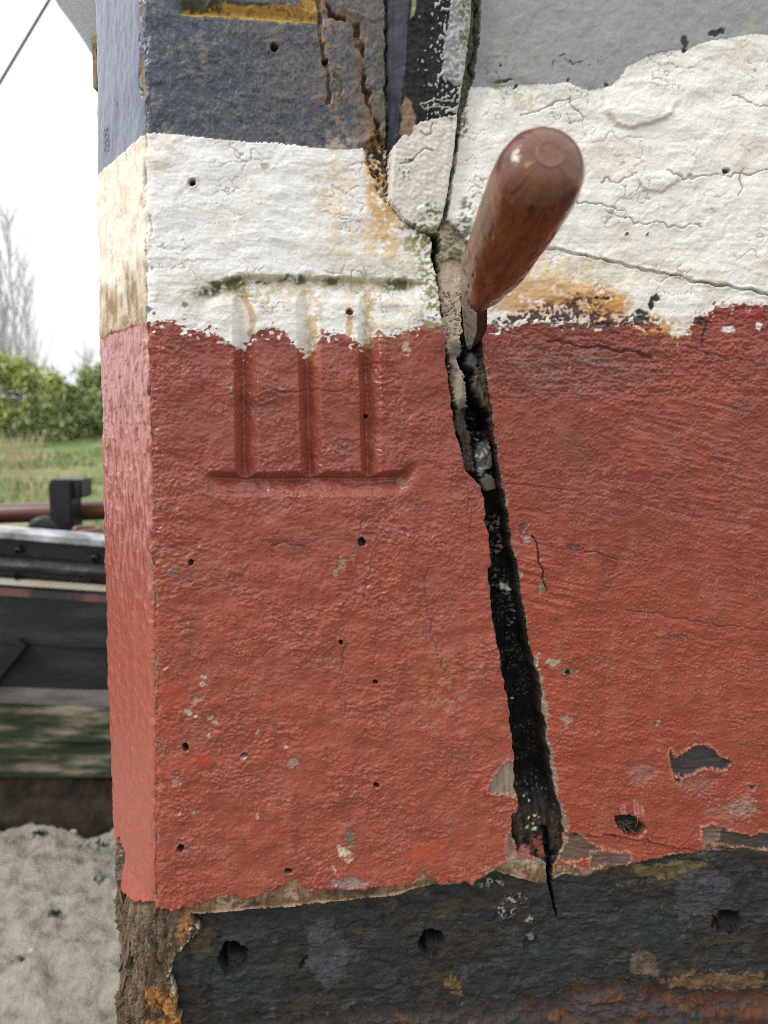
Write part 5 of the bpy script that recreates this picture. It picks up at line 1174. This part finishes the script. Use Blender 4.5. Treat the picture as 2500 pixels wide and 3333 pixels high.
# ================================================================= TREES AND BUSHES
leaf_mats = []
for nm, c0, c1_ in (('fresh_leaves', (0.26, 0.31, 0.075), (0.46, 0.48, 0.17)), ('dark_leaves', (0.14, 0.19, 0.06), (0.28, 0.33, 0.12))):
    m = rough_mat(nm, [(0.3, c0), (0.7, c1_)], 2.2, 0.6, 0.001); leaf_mats.append(m)
bark = rough_mat('pale_bark', [(0.3, (0.42, 0.39, 0.38)), (0.7, (0.58, 0.55, 0.55))], 6, 0.9, 0.01)
def bush(name, px, Y_, w_, h, n, mat, label, dens=1.0):
    p = at(px, 1400, Y_); x0 = p.x; z0 = float(bank_z(np.array([x0]), np.array([Y_]))[0]) - 0.05
    t = empty(name, (x0, Y_, z0)); tag(t, label, 'bush', 'bushes along the far bank')
    # lobes
    L = [(x0 + random.gauss(0, w_ * 0.38), Y_ + random.gauss(0, w_ * 0.25), z0 + h * random.uniform(0.12, 0.92) ** 0.9, h * random.uniform(0.09, 0.24)) for _ in range(24)]
    L = [(a, b_, c_, r_) for a, b_, c_, r_ in L]
    k = rng.integers(0, len(L), n); Lc = np.array(L)[k]
    d = rng.normal(size=(n, 3)); d /= np.linalg.norm(d, axis=1)[:, None]; r_ = Lc[:, 3] * (0.35 + 0.95 * rng.random(n) ** 1.3)
    c_ = Lc[:, :3] + d * r_[:, None]; c_[:, 2] = np.maximum(c_[:, 2], z0 + 0.02)
    a = rng.normal(size=(n, 3)); a /= np.linalg.norm(a, axis=1)[:, None]; b_ = np.cross(a, rng.normal(size=(n, 3))); b_ /= np.linalg.norm(b_, axis=1)[:, None]
    s_ = (0.035 + 0.03 * rng.random(n))[:, None]
    co = np.stack([c_ - a * s_ * 1.5, c_ + b_ * s_ * 0.7, c_ + a * s_ * 1.5, c_ - b_ * s_ * 0.7], 1).reshape(-1, 3)
    link('foliage', mesh_np('foliage', co, np.arange(n * 4).reshape(-1, 4), False), mat, t)
    cs, qs2, off = [], [], 0
    for lx, ly, lz, lr_ in L:
        c1__, q1_ = tube_mesh('s', [(x0 + (lx - x0) * 0.2, Y_ + (ly - Y_) * 0.2, z0), ((x0 + lx) / 2, (Y_ + ly) / 2, z0 + (lz - z0) * 0.6), (lx, ly, lz)], (0.03, 0.02, 0.008), 5)
        cs.append(c1__); qs2.append(q1_ + off); off += len(c1__)
    link('stems', mesh_np('stems', np.concatenate(cs), np.concatenate(qs2)), bark, t)
bush('leafy_bush', 30, 20.5, 1.3, 2.15, 7000, leaf_mats[0], 'bright green bush below the bare trees at the left edge')
bush('leafy_bush', 150, 21.0, 1.2, 1.95, 6000, leaf_mats[0], 'yellow green bush in the middle of the far bank')
bush('leafy_bush', 225, 19.5, 1.1, 1.45, 6000, leaf_mats[1], 'low dark green bush in front on the far bank')
bush('leafy_bush', 320, 22.0, 1.3, 2.2, 6000, leaf_mats[1], 'dark green bush partly hidden behind the stem post')

def bare_tree(name, px, Y_, h, spread, label, nb=34, grp='bare trees on the far bank'):
    p = at(px, 1400, Y_); x0 = p.x; z0 = float(bank_z(np.array([x0]), np.array([Y_]))[0]) - 0.1
    t = empty(name, (x0, Y_, z0)); tag(t, label, 'tree', grp)
    lean = random.uniform(-0.02, 0.02)
    tp = [Vector((x0 + lean * h * f + 0.05 * math.sin(5 * f + px), Y_, z0 + h * f)) for f in np.linspace(0, 1, 9)]
    c_, q_ = tube_mesh('t', tp, [0.075 * (1 - f) ** 0.8 * h / 8 + 0.006 for f in np.linspace(0, 1, 9)], 7)
    link('trunk', mesh_np('trunk', c_, q_), bark, t)
    cs, qs2, off = [], [], 0
    def add(pts, rads, seg=4):
        nonlocal off
        c_, q_ = tube_mesh('b', pts, rads, seg); cs.append(c_); qs2.append(q_ + off); off += len(c_)
    for k in range(nb):
        f = random.uniform(0.10, 0.95); base = tp[0].lerp(tp[-1], f); a = random.uniform(0, 6.28)
        L = h * (0.36 - 0.28 * f) * random.uniform(0.7, 1.2); out = spread * random.uniform(0.4, 1.0) * (1 - 0.5 * f)
        pts = [base + Vector((math.cos(a) * out * g ** 0.75, math.sin(a) * out * g ** 0.75, L * g)) for g in (0, 0.3, 0.65, 1)]
        add(pts, (0.028, 0.020, 0.012, 0.006))
        for j in range(9):
            g = random.uniform(0.2, 1); i0 = min(2, int(g * 3)); bp_ = pts[i0].lerp(pts[i0 + 1], g * 3 - i0) if i0 < 3 else pts[3]
            a2 = a + random.uniform(-1.6, 1.6); l2 = L * random.uniform(0.15, 0.4)
            e_ = bp_ + Vector((math.cos(a2) * l2 * 0.35, math.sin(a2) * l2 * 0.35, l2))
            add([bp_, bp_.lerp(e_, 0.5) + Vector((0.02, 0, 0)), e_], (0.009, 0.006, 0.003), 3)
    link('crown', mesh_np('crown', np.concatenate(cs), np.concatenate(qs2)), bark, t)
bare_tree('bare_tree', 70, 30, 8.8, 1.15, 'tallest bare upright tree, the middle one above the bushes', 46)
bare_tree('bare_tree', 35, 31, 7.6, 0.9, 'bare upright tree just left of the tallest one')
bare_tree('bare_tree', 2, 30, 7.2, 0.9, 'bare tree cut by the left edge of the picture')
bare_tree('bare_tree', 108, 29, 6.4, 1.0, 'shorter bare tree just right of the tallest one')
bare_tree('bare_tree', 285, 27, 3.3, 0.7, 'small thin bare tree close beside the stem post', 26)

# ================================================================= THE MOORED BARGE BEHIND
YB = 2.6
def zr(py, Y_=YB): return at(165, py, Y_).z
ZT, ZB = zr(1762), zr(2535)
XC = at(165, 1900, YB).x
moored = empty('moored_barge', (-1.2, YB + 0.4, 0.0)); tag(moored, 'black hulled barge lying on the mud behind, white rail and weedy bottom', 'boat')
xs_ = np.concatenate([np.linspace(-4.5, -1.7, 30, endpoint=False), np.linspace(-1.7, -0.7, 60, endpoint=False), np.linspace(-0.7, 2.6, 30)])
def strake(name, prof, mat, wav=0.003, label=None, parent=None, seed=0):
    """closed (y, z) profile run along the hull with its sheer"""
    n = len(prof); co = []
    for x in xs_:
        for y, z in prof:
            k = max(0.0, (z - ZB) / (ZT - ZB)); co.append((x, y, z - 0.085 * k * (x - XC)))
    co = np.array(co); co[:, 1] += wav * fbm(co[:, 0] * 6, co[:, 2] * 25, 3, 400 + seed); co[:, 2] += 0.6 * wav * fbm(co[:, 0] * 4, co[:, 1] * 3 + seed, 2, 420 + seed)
    q = []
    for k in range(len(xs_) - 1):
        for j in range(n): q.append((k * n + j, (k + 1) * n + j, (k + 1) * n + (j + 1) % n, k * n + (j + 1) % n))
    o = link(name, mesh_np(name, co, np.array(q), False), mat, parent or moored)
    if label: o['label'] = label
    return o
def rect(y0, y1, z0, z1): return [(y0, z0), (y0, z1), (y1, z1), (y1, z0)]
blackp = rough_mat('black_paint', [(0.3, (0.006, 0.006, 0.007)), (0.6, (0.014, 0.014, 0.015)), (0.8, (0.05, 0.048, 0.046))], 12, 0.36, 0.004, 40, spec=0.3)
greyblk = rough_mat('faded_black_paint', [(0.3, (0.008, 0.009, 0.011)), (0.55, (0.019, 0.019, 0.021)), (0.8, (0.055, 0.046, 0.038))], 7, 0.55, 0.004, 30, stretch=(0.6, 1, 2.5), spec=0.2)
whitep = rough_mat('rail_white', [(0.35, (0.12, 0.125, 0.135)), (0.6, (0.42, 0.43, 0.45))], 9, 0.45, 0.002)
stripe = rough_mat('white_stripe', [(0.35, (0.55, 0.45, 0.26)), (0.6, (0.70, 0.68, 0.62))], 3, 0.5, 0.001)
redl = rough_mat('red_line', [(0.42, (0.02, 0.018, 0.018)), (0.62, (0.15, 0.065, 0.055))], 6, 0.6, 0.002)
greyw = rough_mat('grey_band', [(0.3, (0.07, 0.066, 0.06)), (0.6, (0.14, 0.13, 0.118)), (0.8, (0.20, 0.15, 0.11))], 12, 0.8, 0.004, stretch=(0.5, 1, 2.2))
algae = rough_mat('weedy_planking', [(0.36, (0.010, 0.016, 0.008)), (0.49, (0.030, 0.042, 0.020)), (0.54, (0.085, 0.078, 0.05)), (0.64, (0.23, 0.19, 0.14))], 8, 0.8, 0.006, 30, stretch=(0.4, 1, 2.2), detail=12, spec=0.2)
under = rough_mat('shade_dark_bottom', [(0.35, (0.010, 0.007, 0.005)), (0.6, (0.028, 0.021, 0.013)), (0.8, (0.07, 0.05, 0.03))], 16, 0.8, 0.01, 40, spec=0.1)  # weedy bottom, browns darkened to carry the shade under the hull
zc = zr(1762)
strake('rail_cap', [(YB - 0.012, zc), (YB - 0.012, zc + 0.022), (YB + 0.004, zc + 0.026), (YB + 0.09, zc + 0.026), (YB + 0.09, zc)], whitep, 0.002, 'worn white capping rail', seed=1)
strake('bulwark_plank', rect(YB + 0.01, YB + 0.06, zr(1818), zc - 0.001), blackp, seed=2)
zc2 = (zr(1820) + zr(1878)) / 2; rh = (zr(1820) - zr(1878)) / 2
strake('rubbing_strake', [(YB + 0.06, zc2 - rh)] + [(YB + 0.005 - 0.045 * math.cos(a), zc2 + rh * math.sin(a)) for a in np.linspace(-1.4, 1.4, 8)] + [(YB + 0.06, zc2 + rh)], blackp, seed=3)
strake('sheer_plank', rect(YB + 0.008, YB + 0.06, zr(1924), zr(1880)), blackp, seed=4)
strake('painted_stripe', rect(YB + 0.001, YB + 0.012, zr(1913), zr(1893)), stripe, 0.001, 'thin white and cream stripe', seed=4)
strake('red_line', rect(YB + 0.0, YB + 0.06, zr(1950), zr(1925)), redl, 0.002, 'faded red line', seed=5)
strake('hull_plank', rect(YB + 0.004, YB + 0.06, zr(2103), zr(1951)), greyblk, seed=6)
strake('hull_plank', rect(YB + 0.010, YB + 0.06, zr(2243), zr(2107)), greyblk, seed=7)
strake('grey_plank', rect(YB + 0.004, YB + 0.06, zr(2296), zr(2245)), greyw, seed=8)
strake('weedy_plank', rect(YB + 0.006, YB + 0.06, zr(2415), zr(2298)), algae, 0.006, seed=9)
strake('weedy_plank', rect(YB + 0.012, YB + 0.07, zr(2535), zr(2417)), algae, 0.006, seed=10)
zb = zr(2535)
strake('bottom_and_shade', [(YB + 0.022, zb), (YB + 0.07, zb + 0.02), (YB + 1.0, 0.05), (YB + 1.0, -0.08), (YB - 0.085, -0.05), (YB - 0.06, 0.035), (YB - 0.005, 0.09)], under, 0.012, seed=11)  # foot flared forward to stand for the shadowed mud before the hull
strake('deck', rect(YB + 0.07, YB + 1.9, 0.68, 0.71), greyblk, 0.002, seed=12)
strake('bulwark_plank', rect(YB + 1.85, YB + 1.93, 0.0, 0.78), blackp, seed=13)
# rail stanchion bolts and a leaning fender board
for px, py in ((58, 1876), (305, 1886), (60, 1790), (310, 1815)):
    p = at(px, py, YB); c_, q_ = tube_mesh('b', [p + Vector((0, 0.02, 0)), p + Vector((0, -0.008, 0)), p + Vector((0, -0.014, 0))], (0.014, 0.014, 0.006), 8)
    link('bolt', mesh_np('bolt', c_, q_), blackp, moored)
p0, p1 = at(-60, 2255, YB - 0.02), at(72, 2092, YB - 0.02); d = (p1 - p0).normalized(); n_ = Vector((0, -1, 0)).cross(d).normalized() * 0.018
co = [tuple(p + n_ * sg + Vector((0, yo, 0))) for yo in (0, 0.025) for p in (p0, p1) for sg in (-1, 1)]
link('fender_board', mesh_np('fender_board', np.array(co), np.array([(0, 1, 3, 2), (4, 6, 7, 5), (0, 4, 5, 1), (2, 3, 7, 6), (0, 2, 6, 4), (1, 5, 7, 3)]), False), blackp, moored)
# bitt with a projecting head, windlass cheek
def boxm(name, x0, x1, y0, y1, z0, z1, mat, parent, bev=0.006):
    bm2 = bmesh.new(); bmesh.ops.create_cube(bm2, size=1.0)
    for v in bm2.verts: v.co = Vector(((x0 + x1) / 2 + v.co.x * (x1 - x0), (y0 + y1) / 2 + v.co.y * (y1 - y0), (z0 + z1) / 2 + v.co.z * (z1 - z0)))
    bmesh.ops.bevel(bm2, geom=bm2.edges[:], offset=bev, segments=2, affect='EDGES')
    me2 = bpy.data.meshes.new(name); bm2.to_mesh(me2); bm2.free()
    return link(name, me2, mat, parent)
YP = 2.84
def xz(px, py, Y_=YP): p = at(px, py, Y_); return p.x, p.z
xa, zt_ = xz(155, 1568); xb, _ = xz(229, 1568); xd, zh = xz(259, 1625)
boxm('bitt_post', xa, xb, YP, YP + 0.10, 0.7, zt_ - 0.002, blackp, moored)
boxm('bitt_head', xa - 0.004, xd, YP + 0.02, YP + 0.13, zh, zt_ + 0.006, blackp, moored)
c_, q_ = tube_mesh('w', [Vector((xa - 0.03, YP + 0.01, xz(130, 1735)[1])) + Vector((k, 0, 0)) for k in (-0.0, 0.0)], (0.06, 0.06), 8)
pc0 = Vector((xz(140, 1735)[0], YP - 0.01, xz(140, 1735)[1]))
co = []; q = []
prof = [(0.0, 0.0), (0.05, 0.0), (0.062, 0.006), (0.066, 0.014), (0.066, 0.03), (0.06, 0.036), (0.0, 0.036)]
for r_, yo in prof:
    for j in range(28):
        a = 2 * math.pi * j / 28; co.append((pc0.x + r_ * math.cos(a), pc0.y + yo, pc0.z + r_ * math.sin(a)))
for k in range(len(prof) - 1):
    for j in range(28): q.append((k * 28 + j, k * 28 + (j + 1) % 28, (k + 1) * 28 + (j + 1) % 28, (k + 1) * 28 + j))
link('windlass_cheek', mesh_np('windlass_cheek', np.array(co), np.array(q)), blackp, moored)
cream = rough_mat('cream_paint', [(0.35, (0.52, 0.44, 0.26)), (0.65, (0.62, 0.55, 0.36))], 5, 0.5, 0.001)
o = boxm('hatch_coaming', -4.0, at(98, 1710, 3.4).x, 3.4, 3.5, 0.7, at(50, 1702, 3.4).z, cream, moored); o['label'] = 'cream painted hatch side'
# spar lying along the deck
sparm = rough_mat('varnished_spar', [(0.3, (0.045, 0.020, 0.013)), (0.6, (0.13, 0.058, 0.034)), (0.8, (0.20, 0.10, 0.06))], 6, 0.3, 0.002, stretch=(0.3, 1, 1))
pa, pb = at(0, 1672, 3.02), at(330, 1660, 3.02); dd = (pb - pa).normalized()
pts = [pa + dd * f for f in np.linspace(-2.6, 2.4, 22)]
c_, q_ = tube_mesh('s', pts, [0.042 * (0.75 + 0.25 * math.sin(math.pi * (k + 2) / 25)) for k in range(22)], 18)
tag(link('spar', mesh_np('spar', c_, q_), sparm), 'brown varnished spar lying behind the black bitt', 'spar')
# a faked-down rope on the deck by the bitt
ropem = rough_mat('brown_rope', [(0.3, (0.10, 0.06, 0.04)), (0.7, (0.24, 0.17, 0.12))], 60, 0.9, 0.003, 200)
p = at(285, 1728, 2.80); pts = [Vector((p.x + (0.055 - 0.0006 * k * 0.3) * math.cos(k * 0.5), p.y + 0.05 * math.sin(k * 0.5), p.z - 0.03 + 0.0007 * k)) for k in range(60)]
c_, q_ = tube_mesh('r', pts, 0.010, 7)
tag(link('rope_coil', mesh_np('rope_coil', c_, q_), ropem), 'small coil of brown rope beside the bitt, next to the stem post', 'rope')
# stay running up out of the picture
staym = rough_mat('grey_rope', [(0.3, (0.09, 0.095, 0.115)), (0.7, (0.15, 0.155, 0.18))], 80, 0.7, 0.001, 300)
pa, pb = at(0, 268, 3.3), at(160, 0, 3.3); dd = pb - pa
pts = [pa + dd * f for f in np.linspace(-5.2, 6, 24)]
c_, q_ = tube_mesh('r', pts, 0.0068, 8)
tag(link('stay_rope', mesh_np('stay_rope', c_, q_), staym), 'taut grey rope crossing the white sky at the top left', 'rope')
# netting hung out above
net_c = rough_mat('net_cloth', [(0.3, (0.62, 0.63, 0.61)), (0.7, (0.72, 0.73, 0.71))], 30, 0.8, 0.0005)
net_s = rough_mat('net_cord', [(0.3, (0.30, 0.32, 0.32)), (0.7, (0.40, 0.42, 0.42))], 60, 0.8, 0.0005)
edge = [(150, -60), (165, 5), (200, 75), (235, 145), (262, 170), (300, 225), (345, 262), (420, 300), (560, 330)]
YN = 3.2
NUu, NVv = 90, 70
ep = np.array(edge, float); tcum = np.concatenate([[0], np.cumsum(np.hypot(*np.diff(ep, axis=0).T))]); tcum /= tcum[-1]
grid = np.zeros((NUu, NVv, 3))
for iu, f in enumerate(np.linspace(0, 1, NUu)):
    ex, ey = np.interp(f, tcum, ep[:, 0]), np.interp(f, tcum, ep[:, 1]); p0 = at(ex, ey, YN)
    for iv, g in enumerate(np.linspace(0, 1, NVv)):
        grid[iu, iv] = (p0.x + 0.55 * g + 0.05 * math.sin(3 * g + 4 * f), YN + 0.10 * math.sin(5 * g + 3 * f) + 0.1 * g, p0.z + 0.75 * g * (1 + 0.1 * math.sin(4 * f)))
gid = np.arange(NUu * NVv).reshape(NUu, NVv)
net = empty('netting', tuple(grid[NUu // 2, 0])); tag(net, 'pale grey debris netting hanging behind the stem head at the top left', 'netting')
q = np.stack([gid[:-1, :-1], gid[:-1, 1:], gid[1:, 1:], gid[1:, :-1]], -1).reshape(-1, 4)
flat = grid.reshape(-1, 3)
q2 = np.concatenate([q, q[:, ::-1] + NUu * NVv])
link('cloth', mesh_np('cloth', np.concatenate([flat, flat + np.array((0, 0.003, 0))]), q2), net_c, net)
cs, qs2, off = [], [], 0
for iu in range(0, NUu, 1):
    c_, q_ = tube_mesh('n', [Vector(grid[iu, j]) + Vector((0, -0.002, 0)) for j in range(0, NVv, 2)], 0.0013, 3); cs.append(c_); qs2.append(q_ + off); off += len(c_)
for iv in range(0, NVv, 1):
    c_, q_ = tube_mesh('n', [Vector(grid[i, iv]) + Vector((0, -0.002, 0)) for i in range(0, NUu, 2)], 0.0013 if iv else 0.004, 3); cs.append(c_); qs2.append(q_ + off); off += len(c_)
o = link('cords', mesh_np('cords', np.concatenate(cs), np.concatenate(qs2)), net_s, net); o['kind'] = 'stuff'

# weed and shells on the mud
weedm = rough_mat('dark_weed', [(0.3, (0.014, 0.020, 0.012)), (0.7, (0.045, 0.055, 0.032))], 90, 0.6, 0.002, 300)
shellm = rough_mat('pale_shell', [(0.3, (0.28, 0.23, 0.15)), (0.7, (0.42, 0.36, 0.26))], 70, 0.6, 0.001)
def ground_pt(px, py):
    d = ray(px, py); t = -EYE.z / d.z; return EYE + d * t
wl_ = ['dark weed on the mud nearest the moored barge', 'dark weed at the left edge of the mud, upper patch', 'dark weed against the stem post, upper patch', 'dark weed strand low on the mud by the left edge', 'dark weed against the stem post, below the shell', 'small dark weed scrap in the middle of the mud']
for (px, py, w_), lb_ in zip(((130, 2725, 0.022), (20, 2760, 0.025), (320, 2765, 0.04), (70, 3145, 0.02), (345, 2880, 0.03), (180, 2990, 0.012)), wl_):
    g = ground_pt(px, py); n = 26
    c0 = np.stack([g.x + w_ * rng.normal(size=n) * 0.6, g.y + w_ * rng.normal(size=n) * 0.35, 0.012 + 0.010 * rng.random(n)], -1)
    a = rng.random(n) * 6.28; l = 0.006 + 0.010 * rng.random(n); dx = np.stack([np.cos(a) * l, np.sin(a) * l, 0.006 * rng.normal(size=n)], -1); dy_ = np.stack([-np.sin(a) * l * 0.3, np.cos(a) * l * 0.3, 0.004 * rng.normal(size=n)], -1)
    co = np.stack([c0 - dx, c0 + dy_, c0 + dx, c0 - dy_], 1).reshape(-1, 3)
    tag(link('seaweed', mesh_np('seaweed', co, np.arange(n * 4).reshape(-1, 4), False), weedm), lb_, 'seaweed', 'weed scattered on the mud')
for (px, py), lb_ in zip(((240, 2715), (105, 3105), (305, 2845)), ('pale shell on the mud close under the moored barge', 'pale shell lying lower on the mud at the left', 'pale flat shell on the mud beside the stem post')):
    g = ground_pt(px, py); co = []; q = []
    for k, (r_, z_) in enumerate(((0.012, 0.006), (0.011, 0.012), (0.007, 0.016), (0.002, 0.018))):
        for j in range(14):
            a = 2 * math.pi * j / 14; w_ = 1 + 0.12 * math.sin(2 * a + px); co.append((g.x + r_ * w_ * math.cos(a), g.y + 0.7 * r_ * w_ * math.sin(a), z_))
    for k in range(3):
        for j in range(14): q.append((k * 14 + j, k * 14 + (j + 1) % 14, (k + 1) * 14 + (j + 1) % 14, (k + 1) * 14 + j))
    tag(link('shell', mesh_np('shell', np.array(co), np.array(q)), shellm), lb_, 'shell', 'shells on the mud')
